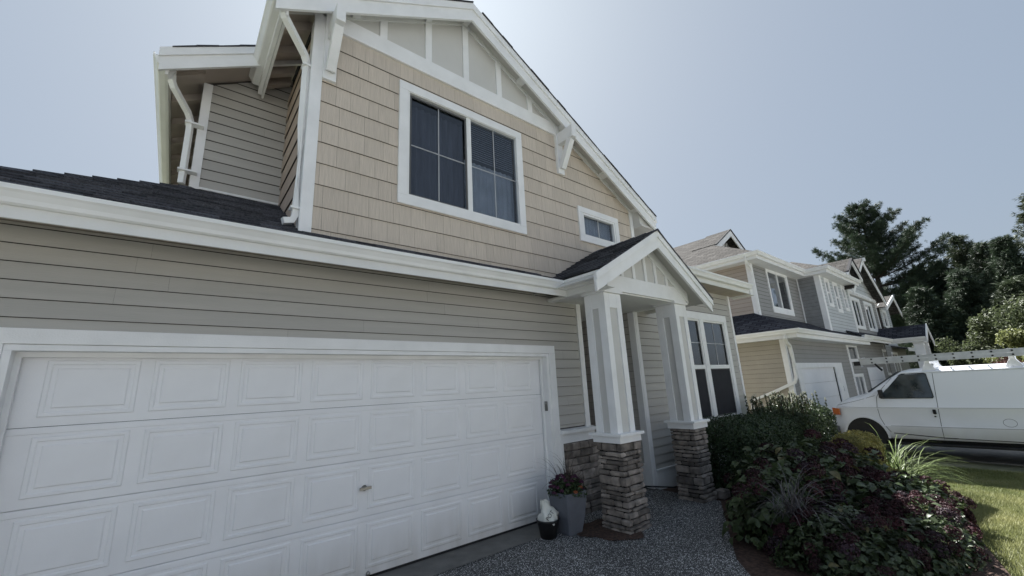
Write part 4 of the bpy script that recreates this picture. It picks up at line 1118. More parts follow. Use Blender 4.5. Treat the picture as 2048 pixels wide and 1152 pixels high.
slab('dark_roof', [(24.4, 0.1, 4.1), (31, 0.1, 3.7), (31, 2, 4.4), (24.4, 2, 4.4)], 0.04, ROOFD, h2)
MB().sweep(GUT, [(17.0, -0.53, 2.97), (22.52, -0.53, 2.97), (22.52, -1.75, 2.97)]).build('gutter', GUTW, h2)
MB().sweep([(0, 0), (-0.02, 0), (-0.02, 0.2), (0, 0.2)], [(17.0, -0.53, 2.87), (22.52, -0.53, 2.87), (22.52, -1.75, 2.87)]).build('fascia', CREAM, h2)
b = MB(); b.xz([(22.62, 3.0), (24.4, 3.0), (23.55, 3.6)], -1.55, -1.5); b.build('porch_gable', LGRY, h2)
for xa, za_, xb, zb_ in ((22.5, 3.06, 23.55, 3.73), (23.55, 3.73, 24.58, 2.93)):
    b = MB(); b.xz([(xa, za_-.22), (xb, zb_-.22), (xb, zb_), (xa, za_)], -1.80, -1.76); b.build('porch_rake', TRIMW, h2)
for x in (22.7, 24.05):
    MB().box(x, x+.36, -1.6, -1.25, -0.3, 2.95).build('porch_column', TRIMW, h2)
    MB().box(x+.1, x+.26, -1.612, -1.601, 0.9, 2.7).build('column_panel', PANEL, h2)
MB().box(22.65, 24.45, -1.6, -1.3, 2.86, 3.05).build('porch_header', TRIMW, h2)
g22 = link('garage_door', None, h2, (20.8, -0.05, -0.4))
for r in range(4): MB().box(19.45, 22.5, 0.0, 0.02, -0.45+r*.57+.005, -0.45+(r+1)*.57-.005).build('door_section', DOORW, g22)

h3 = thing('house', 'farthest pale house of the row, only a small gable and window showing', 'house', (29, 4, -0.3), 'houses farther along the street')
cwall(h3, front(0.15), [(26.2, 2.6), (28.8, 2.6), (28.8, 5.2), (26.2, 5.2)], [(26.75, 27.7, 4.0, 4.95)], LGRY, name='front_wall')
simple_window(h3, front(0.15), 26.8, 27.65, 4.05, 4.9, 1, 0.11)
b = MB(); b.xz([(26.2, 5.2), (28.8, 5.2), (28.3, 5.75), (27.6, 5.6)], 0.16, 0.2); b.build('gable_wall', LGRY, h3)
slab('pale_roof', [(25.8, -0.2, 5.05), (28.6, -0.2, 5.95), (28.6, 6, 5.95), (25.8, 6, 5.05)], 0.05, ROOFL, h3)
slab('pale_roof', [(28.6, -0.2, 5.95), (30.0, -0.2, 5.0), (30.0, 6, 5.0), (28.6, 6, 5.95)], 0.05, ROOFL, h3)
b = MB(); b.xz([(28.6, 5.72), (30.0, 4.77), (30.0, 5.0), (28.6, 5.95)], -0.26, -0.21); b.build('rake_board', TRIMW, h3)
b = MB(); b.xz([(25.8, 4.85), (28.6, 5.72), (28.6, 5.95), (25.8, 5.05)], -0.26, -0.21); b.build('rake_board', TRIMW, h3)
MB().box(28.75, 28.8, 0.2, 8, -0.5, 5.2).build('side_wall', LGRY, h3); MB().box(26.2, 34.0, 1.2, 1.3, -0.5, 2.9).build('lower_wall', GREYS, h3)
slab('lower_roof', [(26, -0.6, 2.75), (33, -0.6, 2.75), (33, 2, 3.5), (26, 2, 3.5)], 0.06, ROOFD, h3)
MB().box(26, 33, -0.66, -0.61, 2.6, 2.78).build('fascia', CREAM, h3)

# houses across the street: one mirrored in the panes, two added unseen to bounce sunlight
def across(x0, x1, wall, label):
    h = thing('house', label, 'house', ((x0+x1)/2, -32, -0.6), 'houses across the street')
    MB().box(x0, x1, -38, -29, -0.7, 5.6).build('wall', wall, h)
    slab('roof', [(x0-.5, -28.4, 5.5), (x1+.5, -28.4, 5.5), (x1+.5, -33.5, 8.3), (x0-.5, -33.5, 8.3)], 0.1, ROOFL, h)
    slab('roof', [(x0-.5, -38.6, 5.5), (x1+.5, -38.6, 5.5), (x1+.5, -33.5, 8.3), (x0-.5, -33.5, 8.3)], 0.1, ROOFL, h)
    for f in (0.12, 0.42, 0.74):
        for z in (0.9, 3.5):
            if z < 1 and f > .7: continue
            x = x0+(x1-x0)*f
            wn = MB().box(x, x+1.6, -28.99, -28.94, z, z+1.3).build('window', TRIMW, h); MB().box(x+.1, x+1.5, -28.938, -28.93, z+.1, z+1.2).build('pane', DARK, wn)
    MB().box(x1-4.4, x1-.6, -28.98, -28.93, -0.6, 1.7).build('garage_door', DOORW, h)
across(5, 18, mat('beige_wall', (0.60, 0.55, 0.49), 0.7, nscale=1, namt=.08), 'beige sunlit house across the street, mirrored in the porch side window')
across(-11.5, 1.8, mat('cream_wall', (0.64, 0.64, 0.63), 0.7, nscale=1, namt=.08), 'cream house across the street behind the camera, added unseen for bounced sunlight')
across(-28, -15, mat('pale_wall', (0.60, 0.62, 0.65), 0.7, nscale=1, namt=.08), 'pale grey house across the street, left of the cream one, added unseen for bounced sunlight')

# ------------------------------------------------------------------ van
VANP = bpy.data.materials.new('van_paint'); VANP.use_nodes = True
def _van():
    n = VANP.node_tree.nodes; l = VANP.node_tree.links; b = n['Principled BSDF']
    tc = n.new('ShaderNodeTexCoord'); sp = n.new('ShaderNodeSeparateXYZ'); l.new(tc.outputs['Object'], sp.inputs[0])
    nz = n.new('ShaderNodeTexNoise'); nz.inputs['Scale'].default_value = 2.2; nz.inputs['Detail'].default_value = 8; l.new(tc.outputs['Object'], nz.inputs[0])
    # road dust gathers on the lower panels
    mr = n.new('ShaderNodeMapRange'); mr.inputs['From Min'].default_value = 0.75; mr.inputs['From Max'].default_value = -0.1
    l.new(sp.outputs['Z'], mr.inputs[0])
    mu = n.new('ShaderNodeMath'); mu.operation = 'MULTIPLY'; l.new(mr.outputs[0], mu.inputs[0]); l.new(nz.outputs['Fac'], mu.inputs[1])
    mx = n.new('ShaderNodeMix'); mx.data_type = 'RGBA'; mx.inputs['A'].default_value = (0.79, 0.81, 0.85, 1); mx.inputs['B'].default_value = (0.42, 0.40, 0.37, 1)
    l.new(mu.outputs[0], mx.inputs['Factor']); l.new(mx.outputs['Result'], b.inputs['Base Color'])
    b.inputs['Roughness'].default_value = 0.38; b.inputs['Coat Weight'].default_value = 0.3; b.inputs['Coat Roughness'].default_value = 0.15
_van()
TYRE = mat('tyre_rubber', (0.018, 0.018, 0.018), 0.8)
van = thing('van', 'white cargo van with roof ladder rack parked nose-in on the driveway before the neighbour garage', 'van', (11.3, -3.5, -0.45))
VX0, VX1 = 10.3, 12.32
# side outline: upper edge z along y (front to rear)
prof = [(-0.72, 0.40), (-0.74, 0.62), (-0.80, 0.80), (-1.0, 0.91), (-1.25, 0.99), (-1.46, 1.05), (-1.60, 1.12), (-1.75, 1.24), (-2.05, 1.46), (-2.30, 1.62), (-2.45, 1.655), (-2.9, 1.675), (-3.7, 1.68), (-4.6, 1.675), (-5.6, 1.655), (-6.05, 1.62), (-6.18, 1.5), (-6.22, 1.0)]
def ztop_(y):
    for (a, za_), (b_, zb_) in zip(prof[:-1], prof[1:]):
        if b_ <= y <= a: return za_+(zb_-za_)*(y-a)/(b_-a)
    return prof[-1][1]
ysec = [-0.72, -0.74, -0.78, -0.84, -0.92, -1.0, -1.12, -1.25, -1.36, -1.46, -1.60, -1.75, -1.9, -2.05, -2.18, -2.30, -2.38, -2.45, -2.6, -2.83, -3.1, -3.7, -4.6, -5.6, -5.9, -6.05, -6.14, -6.18, -6.22]
def vsec(y):
    zt = ztop_(y)
    zb = 0.0 if y < -0.9 else 0.02
    tap = 0.0
    if y > -1.1: tap = 0.22*((y+1.1)/0.38)**2
    if y < -6.0: tap = max(tap, 0.06*((-6.0-y)/0.22))
    pts = []
    belt = 0.745
    for f, ins in ((0.0, 0.05), (0.06, 0.012), (0.30, 0.0), (0.33, 0.018), (0.70, 0.012), (0.745, 0.0), (0.775, 0.012), (1.04, 0.040), (1.30, 0.0675), (1.57, 0.0959)):
        z = min(f+zb, zt-0.02-0.05*(1 if False else 0))
        if f > zt-0.10: z = zt-0.10*(1.0) + 0.02*0; z = min(z, zt-0.06)
        pts.append((ins+tap, z))
    pts.append((min(0.18, 0.11+ (zt-0.7)*0.07)+tap, zt-0.025)); pts.append((0.34+tap*0.8, zt)); pts.append((0.70, zt+0.025 if zt > 1.2 else zt+0.04))
    return pts
V = []; Fc = []
half = [vsec(y) for y in ysec]
npt = len(half[0])
for y, hp in zip(ysec, half):
    ring_ = [(VX0+d, y, z) for d, z in hp] + [((VX0+VX1)/2, y, hp[-1][1]+.005)] + [(VX1-d, y, z) for d, z in reversed(hp)]
    V += ring_
nr = 2*npt+1
for k in range(len(ysec)-1):
    for j in range(nr-1):
        Fc.append((k*nr+j, k*nr+j+1, (k+1)*nr+j+1, (k+1)*nr+j))
    Fc.append((k*nr+nr-1, k*nr, (k+1)*nr, (k+1)*nr+nr-1))
Fc.append(tuple(range(nr))); Fc.append(tuple(range(len(ysec)*nr-1, (len(ysec)-1)*nr-1, -1)))
b = MB(); b.v = V; b.f = Fc
me = b.mesh('body', VANP, True)
for p in me.polygons: p.use_smooth = True
body = link('body', me, van)
eS = body.modifiers.new('edges', 'EDGE_SPLIT'); eS.split_angle = R(32)
# wheel openings cut by dark liners
vs = VX0
def wheel(yc):
    n = 20; pts = [(yc+0.43*math.cos(math.pi*k/n), 0.0+0.50*math.sin(math.pi*k/n)) for k in range(n+1)]
    for xx in (VX0-0.012, VX1-0.02):
        arch = MB().yz([(yc+.43, -0.06)]+pts+[(yc-.43, -0.06)], VX0-0.004 if xx < VX0 else VX1-.25, VX0+.25 if xx < VX0 else VX1+.004).build('wheel_arch', BLACK, van)
        b = MB()
        for k in range(n):
            t0, t1 = math.pi*k/n, math.pi*(k+1)/n
            o1 = [(xx, yc+.47*math.cos(t0), .54*math.sin(t0)), (xx, yc+.47*math.cos(t1), .54*math.sin(t1)), (xx, yc+.425*math.cos(t1), .495*math.sin(t1)), (xx, yc+.425*math.cos(t0), .495*math.sin(t0))]
            b.prism(o1, [(x+.032, y, z) for x, y, z in o1])
        b.build('arch_lip', VANP, arch)
    for xx, sg in ((VX0+0.0, 1), (VX1-0.22, 1)):
        w_ = MB().lathe([(0.20, 0.0), (0.30, -0.01), (0.35, 0.01), (0.365, 0.05), (0.365, 0.17), (0.35, 0.21), (0.2, 0.22)], n=32)
        me = w_.mesh('wheel', TYRE, True); me.transform(Matrix.Rotation(R(90), 4, 'Y'))
        wo_ = link('wheel', me, van, (xx, yc, -0.09))
        rm = MB().lathe([(0.0, 0.03), (0.06, 0.02), (0.07, 0.05), (0.17, 0.06), (0.195, 0.0), (0.205, 0.0), (0.205, 0.2), (0, 0.2)], n=24)
        me = rm.mesh('rim', mat('steel_rim', (0.5, 0.5, 0.5), 0.4, metal=.6), True); me.transform(Matrix.Rotation(R(90), 4, 'Y'))
        link('rim', me, wo_, (xx, yc, -0.09))
wheel(-1.40); wheel(-5.05)
# side window (driver's door) and screens
def vside(y, z):   # x of the left flank at a height
    hp = vsec(y)
    for (d0, z0), (d1, z1) in zip(hp[:-1], hp[1:]):
        if z0 <= z <= z1 and z1 > z0: return VX0 + d0+(d1-d0)*(z-z0)/(z1-z0)
    return VX0+0.1
VGL = glass('van_glass', (0.42, 0.46, 0.48), 1.2)
RUB = mat('black_rubber', (0.02, 0.02, 0.02), 0.6)
wpoly = [(-1.87, 0.985), (-1.86, 1.04), (-2.30, 1.535), (-2.36, 1.562), (-2.76, 1.56), (-2.80, 1.54), (-2.835, 1.02), (-2.81, 0.985)]
def vpoly(poly, off, thick=0.004):
    a = [(vside(y, z)-off, y, z) for y, z in poly]
    return MB().prism(a, [(x+thick, y, z) for x, y, z in a])
cy, cz_ = -2.4, 1.25
big = [(cy+(y-cy)*1.035, cz_+(z-cz_)*1.06) for y, z in wpoly]
vpoly(big, 0.014, 0.012).build('window_seal', RUB, van)
vpoly(wpoly, 0.019, 0.006).build('side_window', mat('van_side_glass', (0.025, 0.035, 0.04), 0.05, nscale=3, namt=0.6, spec=0.9), van)
# steering wheel seen through? kept as a pale ring behind the glass edge
# windshield
ws = [(VX0+0.16, -1.60, 1.135), (VX1-0.16, -1.60, 1.135), (VX1-0.22, -2.28, 1.625), (VX0+0.22, -2.28, 1.625)]
nrm = Vector((0, 0.58, 0.81)) * 0.014
MB().prism([tuple(Vector(p)+nrm) for p in ws], [tuple(Vector(p)-nrm*0.2) for p in ws]).build('windshield', MATS['van_side_glass'], van)
# panel lines, mouldings and drawn crease shade
def vline(pts, off=0.003, wd=0.009, name='panel_gap', m=None):
    b = MB(); fine = [pts[0]]
    for p, q in zip(pts[:-1], pts[1:]):
        m_ = max(1, int(math.hypot(q[0]-p[0], q[1]-p[1])/0.05))
        fine += [(p[0]+(q[0]-p[0])*(i+1)/m_, p[1]+(q[1]-p[1])*(i+1)/m_) for i in range(m_)]
    pts = fine
    for p, q in zip(pts[:-1], pts[1:]):
        P3 = Vector((vside(*p)-off, *p)); Q3 = Vector((vside(*q)-off, *q))
        b.bar(P3, Q3, 0.004, wd, (1, 0, 0)) if False else b.prism(*(lambda d, n_: ([P3+n_*wd/2, P3-n_*wd/2, P3-n_*wd/2+Vector((.01, 0, 0)), P3+n_*wd/2+Vector((.01, 0, 0))], [Q3+n_*wd/2, Q3-n_*wd/2, Q3-n_*wd/2+Vector((.01, 0, 0)), Q3+n_*wd/2+Vector((.01, 0, 0))]))(None, (Q3-P3).normalized().cross(Vector((1, 0, 0))).normalized()))
    return b.build(name, m or RUB, van)
door = [(-2.24, 1.60), (-1.83, 1.12), (-1.77, 1.0), (-1.74, 0.76), (-1.75, 0.5), (-1.80, 0.33), (-1.90, 0.15)]
vline(door); vline([(-2.93, 1.60), (-2.90, 1.2), (-2.87, 0.76), (-2.84, 0.33), (-2.83, 0.03)])
vline([(-0.98, 0.765), (-1.4, 0.752), (-2.87, 0.745), (-4.5, 0.742), (-6.1, 0.742)], 0.002, 0.007, 'crease_shade_strip', mat('crease_shadow', (0.25, 0.25, 0.25), 0.6))  # dark strips drawn along the flank as the shade of its creases
vline([(-1.92, 0.305), (-2.85, 0.30), (-4.5, 0.30), (-6.1, 0.30)], 0.002, 0.010, 'crease_shade_strip', MATS['crease_shadow'])
vline([(-1.95, 0.13), (-2.83, 0.06), (-4.4, 0.03), (-6.1, 0.03)], 0.003, 0.02, 'sill_edge')
# fuel door ring, handle, lock
pts = [(-3.93+0.10*math.cos(2*math.pi*k/24), 0.43+0.085*math.sin(2*math.pi*k/24)) for k in range(25)]
vline(pts, 0.002, 0.006, 'fuel_door_ring')
MB().box(VX0-0.018, VX0+0.03, -2.82, -2.76, 0.60, 0.71).build('door_handle', BLACK, van, bevel=0.01)
MB().box(VX0-0.004, VX0+0.03, -2.80, -2.765, 0.535, 0.56).build('door_lock', BLACK, van, bevel=0.005)
MB().box(VX0-0.20, VX0+0.02, -1.93, -1.86, 0.99, 1.20).build('mirror', BLACK, van, bevel=0.02)
vline([(-0.86, 0.80), (-1.2, 0.885), (-1.45, 0.955), (-1.74, 1.05)], 0.0015, 0.007, 'hood_gap')
MB().tube([(VX0+.35, -1.58, 1.13), (VX0+.62, -1.72, 1.24), (VX0+.95, -1.70, 1.225)], 0.012, 5).build('wiper', BLACK, van)
# lamps and front bumper
vpol = [(VX0+0.10, -0.765, 0.54), (VX0+0.012, -0.93, 0.56), (VX0+0.012, -0.93, 0.72), (VX0+0.08, -0.77, 0.74)]
MB().prism([tuple(Vector(p)+Vector((-0.03, 0.02, 0))) for p in vpol], vpol).build('indicator_lamp', mat('amber_lens', (0.55, 0.14, 0.03), 0.25), van, bevel=0.006)
MB().box(VX0+0.30, VX0+0.62, -0.735, -0.70, 0.48, 0.68).build('headlight', mat('lamp_glass', (0.7, 0.72, 0.75), 0.1), van, bevel=0.01)
MB().box(VX1-0.62, VX1-0.30, -0.735, -0.70, 0.48, 0.68).build('headlight', MATS['lamp_glass'], van, bevel=0.01)
MB().box(VX0+0.66, VX1-0.66, -0.735, -0.70, 0.48, 0.70).build('grille', BLACK, van)
MB().box(VX0+0.02, VX1-0.02, -0.80, -0.60, 0.02, 0.26).build('bumper', mat('bumper_grey', (0.12, 0.12, 0.125), 0.5), van, bevel=0.03)
MB().box(VX0-0.10, VX0+0.10, -4.75, -1.95, -0.13, -0.08).build('running_board', BLACK, van, bevel=0.01)
MB().box(VX0+0.02, VX1-0.02, -6.3, -6.15, 0.0, 0.2).build('bumper', MATS['bumper_grey'], van, bevel=0.03)
MB().box(VX0+0.25, VX1-0.25, -5.9, -1.0, -0.15, 0.02).build('chassis', BLACK, van)
# drip rail, rack
MB().box(VX0+0.085, VX0+0.125, -6.0, -2.33, 1.585, 1.603).build('drip_rail', VANP, van)
rk = link('ladder_rack', None, van, (11.3, -3.8, 1.7))
RACKM = mat('rack_paint', (0.74, 0.75, 0.76), 0.45)
for y in (-2.88, -4.25, -5.6):
    for xx, sg in ((VX0+0.17, 1), (VX1-0.17, -1)):
        b = MB(); b.yz([(y-.135, 1.63), (y+.135, 1.63), (y+.12, 1.66), (y+.045, 1.80), (y+.04, 2.03), (y-.04, 2.03), (y-.045, 1.80), (y-.12, 1.66)], xx-.02, xx+.02); b.build('rack_post', RACKM, rk, bevel=0.004)
    MB().box(VX0+0.19, VX1-0.19, y-.03, y+.03, 1.80, 1.85).build('crossbar', RACKM, rk)
lad = thing('ladder', 'long aluminium extension ladder lying on edge along the van roof rack', 'ladder', (VX0+0.1, -3.6, 1.9))
ALU = mat('aluminium', (0.55, 0.56, 0.57), 0.4, metal=0.55)
for xx in (VX0+0.06, VX0+0.115):
    for zz in (1.86, 2.0) if False else (1.885,):
        pass
MB().box(VX0+0.085, VX0+0.115, -6.4, -1.58, 1.945, 2.025).build('rail', ALU, lad)
MB().box(VX0+0.075, VX0+0.125, -6.4, -1.58, 1.855, 1.94).build('rail', ALU, lad)
MB().box(VX0+0.55, VX0+0.60, -6.4, -1.55, 1.88, 1.96).build('rail', ALU, lad)
for k in range(15):
    y = -1.85-k*0.305
    for zz in (1.895, 1.985): MB().tube([(VX0+0.062, y, zz), (VX0+0.09, y, zz)], 0.02, 8).build('rung_end', BLACK, lad)
    MB().tube([(VX0+0.12, y, 1.92), (VX0+0.56, y, 1.92)], 0.015, 6).build('rung', ALU, lad)
MB().box(VX0+0.06, VX0+0.14, -1.60, -1.46, 1.84, 1.95).build('ladder_foot', BLACK, lad, bevel=0.01)
MB().tube([(VX0+0.1, -1.62, 1.80), (VX0+0.1, -1.60, 2.0), (VX0+0.1, -1.72, 2.02)], 0.03, 8).build('pulley', ALU, lad)
MB().tube([(VX0+0.08, -1.9, 1.86), (VX0+0.07, -1.95, 1.78), (VX0+0.07, -2.02, 1.68)], 0.025, 6).build('rope_tail', BLACK, lad)

# ------------------------------------------------------------------ pots by the garage door
POTM = mat('slate_planter', (0.13, 0.14, 0.165), 0.55, nscale=5, namt=0.15, bump=0.15)
px, py = -0.115, -0.545
pz = gz(px, py)
pot = thing('planter', 'tall square tapered slate grey planter standing between garage trim and stone pier', 'planter', (px, py, pz))
b = MB()
zs = [(0.0, 0.105), (0.02, 0.115), (0.20, 0.150), (0.40, 0.172), (0.47, 0.176), (0.47, 0.155), (0.40, 0.150)]
i0 = 0
for z, r in zs:
    k_ = r; c_ = 0.018
    for sx, sy in ((-1, -1), (1, -1), (1, 1), (-1, 1)):
        for a_, c2_ in (((c_, 0), (0, c_)) if sx*sy < 0 else ((0, c_), (c_, 0))):
            b.v.append((px+sx*(k_-a_), py+sy*(k_-c2_), pz+z))
for k in range(len(zs)-1):
    for j in range(8):
        b.f.append((k*8+j, k*8+(j+1) % 8, (k+1)*8+(j+1) % 8, (k+1)*8+j))
b.f.append(tuple(range(7, -1, -1)))
b.build('body', POTM, pot)
MB().box(px-.152, px+.152, py-.152, py+.152, pz+.36, pz+.42).build('potting_soil', MULCH, pot)

LEAFD = mat('dark_leaf', (0.045, 0.075, 0.03), 0.45, nscale=14, namt=0.35, spec=0.4, trans=0.25)
PURP = mat('purple_petal', (0.085, 0.025, 0.06), 0.7, nscale=20, namt=0.4, trans=0.15)
ORNG = mat('orange_petal', (0.30, 0.10, 0.045), 0.7, nscale=20, namt=0.4, trans=0.15)
BRZ = mat('bronze_blade', (0.05, 0.035, 0.03), 0.5, nscale=6, namt=0.4, spec=0.5)

def unit(a): return a/np.maximum(1e-9, np.linalg.norm(a, axis=1, keepdims=True))
def leaves(P, N, L, W, fold=0.25, droop=None, simple=False):
    """rhombic folded leaves: centre P, facing N, length L, width W -> verts, quads"""
    n = len(P)
    T = unit(np.cross(N, rng.normal(size=(n, 3))))
    if droop is not None: T = unit(T + droop); N = unit(N - T*np.sum(N*T, 1, keepdims=True))
    B = np.cross(N, T)
    L = np.asarray(L).reshape(-1, 1); W = np.asarray(W).reshape(-1, 1)
    a = P - T*L*0.5; c = P + T*L*0.5 - N*L*0.10
    if simple:
        m = P - T*L*0.06
        l = m + B*W*0.5 + N*W*fold; r = m - B*W*0.5 + N*W*fold
        V = np.stack([a, l, c, r], 1).reshape(-1, 3)
        return V, np.arange(4*n).reshape(-1, 4)
    m1 = P - T*L*0.20; m2 = P + T*L*0.18
    f = N*W*fold
    l1 = m1 + B*W*0.46 + f; r1 = m1 - B*W*0.46 + f; l2 = m2 + B*W*0.38 + f*.7; r2 = m2 - B*W*0.38 + f*.7
    V = np.stack([a, l1, l2, c, r2, r1], 1).reshape(-1, 3)
    o = np.arange(n).reshape(-1, 1)*6
    F = np.concatenate([o+np.array([[0, 1, 2, 3]]), o+np.array([[0, 3, 4, 5]])])
    return V, F
def blades(roots, dirs, Ls, w, curve=1.0, seg=5):
    """arching grass blades"""
    Vs = []; Fs = []; o = 0
    for p, d, L in zip(roots, dirs, Ls):
        d = d/np.linalg.norm(d); h = np.array([d[0], d[1], 0.0]); hn = np.linalg.norm(h)
        h = h/hn if hn > 1e-6 else np.array([1.0, 0, 0])
        sd_ = np.array([-h[1], h[0], 0.0])
        pts = []; q = np.array(p, float); dd = d.copy()
        for k in range(seg+1):
            pts.append(q.copy()); q = q + dd*L/seg
            dd = dd + (h*0.25 - np.array([0, 0, 0.33]))*curve*(k+1)/seg; dd /= np.linalg.norm(dd)
        for k, q in enumerate(pts):
            ww = w*(1-k/(seg+0.2))*0.5 + w*0.06
            Vs += [q - sd_*ww, q + sd_*ww]
        for k in range(seg): Fs.append((o+2*k, o+2*k+1, o+2*k+3, o+2*k+2))
        o += 2*(seg+1)
    return np.array(Vs), np.array(Fs)

def blob_points(n, c, r, top=0.0, power=1.0, inner=0.55):
    """points near the upper shell of an ellipsoid with outward normals"""
    d = rng.normal(size=(n*2, 3)); d = unit(d)
    d = d[d[:, 2] > top-1e-9][:n] if top > -1 else d[:n]
    q = inner + (1-inner)*rng.random(len(d))**power
    # lumpy outline
    lump = 1 + 0.10*np.sin(d[:, 0]*7+d[:, 1]*5+c[0]*3) + 0.08*np.sin(d[:, 1]*11+d[:, 2]*9)
    P = np.array(c) + d*np.array(r)*(q*lump)[:, None]
    N = unit(d/np.array(r))
    return P, N

mums = thing('flowering_plant', 'mixed purple and orange autumn flowers with arching bronze grass in the slate planter', 'flowers', (px, py, pz+.42))
P, N = blob_points(900, (px, py, pz+0.45), (0.235, 0.235, 0.20), -0.15)
V, F = leaves(P, unit(N+rng.normal(size=P.shape)*.5), rng.uniform(.025, .05, len(P)), rng.uniform(.015, .025, len(P)))
tag(link('foliage', npmesh('foliage', V, F, LEAFD), mums), kind='stuff')
def floret_ball(c, r, n, m, name, parent, ps=0.018, flat=0.75):
    d = unit(rng.normal(size=(n, 3))); d[:, 2] = np.abs(d[:, 2])*1.0 - 0.25*(rng.random(n) < .3)
    P = np.array(c) + d*np.array([r, r, r*flat])*rng.uniform(.8, 1.05, n)[:, None]
    V, F = leaves(P, unit(d + rng.normal(size=d.shape)*.35), np.full(n, ps)*rng.uniform(.8, 1.3, n), np.full(n, ps*.9)*rng.uniform(.8, 1.3, n), fold=0.1)
    return link(name, npmesh(name, V, F, m), parent)
for k in range(34):
    a = rnd.uniform(0, 6.28); e_ = rnd.uniform(0.05, 1.2)
    d = Vector((math.cos(a)*math.cos(e_), math.sin(a)*math.cos(e_), math.sin(e_)))
    c = (px+d.x*.225, py+d.y*.225, pz+.45+d.z*.20)
    isor = (d.y < -.2 and d.x > -0.75 and d.z < .55 and d.x < .6)
    floret_ball(c, 0.028, 60, ORNG if isor else PURP, 'flower_head', mums, 0.016)
rts = np.tile(np.array([[px+.03, py, pz+.44]]), (46, 1)) + rng.normal(size=(46, 3))*np.array([.03, .03, 0])
dr = rng.normal(size=(46, 3))*np.array([.42, .42, 0]) + np.array([0, 0, 1.0])
V, F = blades(rts, dr, rng.uniform(.42, .74, 46), 0.010, 1.2, 7)
tag(link('bronze_grass', npmesh('bronze_grass', V, F, BRZ), mums), kind='stuff')

bx, by = -0.40, -0.47
npot = thing('nursery_pot', 'round black plastic nursery pot leaning against the slate planter', 'plant pot', (bx, by, gz(bx, by)))
bp = MB().lathe([(0.0, 0.004), (0.095, 0.0), (0.13, 0.17), (0.135, 0.175), (0.14, 0.20), (0.13, 0.20), (0.122, 0.172), (0.10, 0.04), (0, 0.03)], (bx, by, gz(bx, by)), 28)
bp.build('body', BLACK, npot, smooth=True)
BAGM = mat('bag_plastic', (0.66, 0.67, 0.62), 0.35, nscale=6, namt=0.12, bump=0.3, bscale=12)
bag = thing('soil_bag', 'crumpled white plastic soil bag with black lettering stuffed in the black nursery pot', 'bag', (bx, by, gz(bx, by)+.16))
b = MB(); nb = 20
bagp = [(.10, .08, .075, 0), (.17, .122, .112, 0.0), (.22, .128, .105, .008), (.255, .115, .09, .012), (.285, .10, .07, .0), (.31, .085, .05, -.015), (.335, .075, .032, -.03), (.36, .07, .018, -.045), (.385, .075, .010, -.055), (.40, .07, .006, -.06)]
nb = 36
for k, (z, rx_, ry_, ox) in enumerate(bagp):
    for j in range(nb):
        t = 2*math.pi*j/nb
        cr_ = noise.noise(Vector((3.1*math.cos(t), 3.1*math.sin(t), z*22)))
        wv = 1+0.08*math.sin(3*t+k*.9)+0.26*cr_
        b.v.append((bx+ox+rx_*wv*math.cos(t), by+ry_*wv*math.sin(t)-0.01*k*.3, gz(bx, by)+z+0.03*noise.noise(Vector((2*math.cos(t)+5, 2*math.sin(t), k*.5)))+(0.03*math.cos(t+2.4) if k > 5 else 0)))
for k in range(len(bagp)-1):
    for j in range(nb):
        b.f.append((k*nb+j, k*nb+(j+1) % nb, (k+1)*nb+(j+1) % nb, (k+1)*nb+j))
b.build('body', BAGM, bag, smooth=True)
fc = bpy.data.curves.new('lettering', 'FONT'); fc.body = 'POT'; fc.size = 0.062; fc.extrude = 0.0008
fc.materials.append(BLACK)
fo_ = bpy.data.objects.new('lettering', fc); COL.objects.link(fo_)
fme = bpy.data.meshes.new_from_object(fo_.evaluated_get(bpy.context.evaluated_depsgraph_get()))
bpy.data.objects.remove(fo_); fme.name = 'lettering'
fo = link('lettering', fme, bag, (bx-0.085, by-0.102, gz(bx, by)+.205))
dv = Vector((-0.55, -0.80, 0.25)).normalized()
upv = Vector((0.62, -0.25, 0.74)); xv = (upv - dv*upv.dot(dv)).normalized(); yv = dv.cross(xv)
fo.rotation_euler = Matrix((xv, yv, dv)).transposed().to_euler()

# ------------------------------------------------------------------ garden plants
HLEAF = mat('hydrangea_leaf', (0.056, 0.080, 0.032), 0.42, var=0.25, nscale=8, namt=0.35, spec=0.45, trans=0.22)
HLEAF2 = mat('hydrangea_leaf_yellowed', (0.11, 0.10, 0.04), 0.5, nscale=8, namt=0.3, trans=0.25)
HEAD = mat('burgundy_floret', (0.036, 0.010, 0.014), 0.75, var=0.35, nscale=30, namt=0.5, trans=0.2)
HEADP = mat('mauve_floret', (0.042, 0.024, 0.033), 0.75, var=0.3, nscale=30, namt=0.5, trans=0.2)
STEM = mat('brown_stem', (0.07, 0.05, 0.03), 0.8)

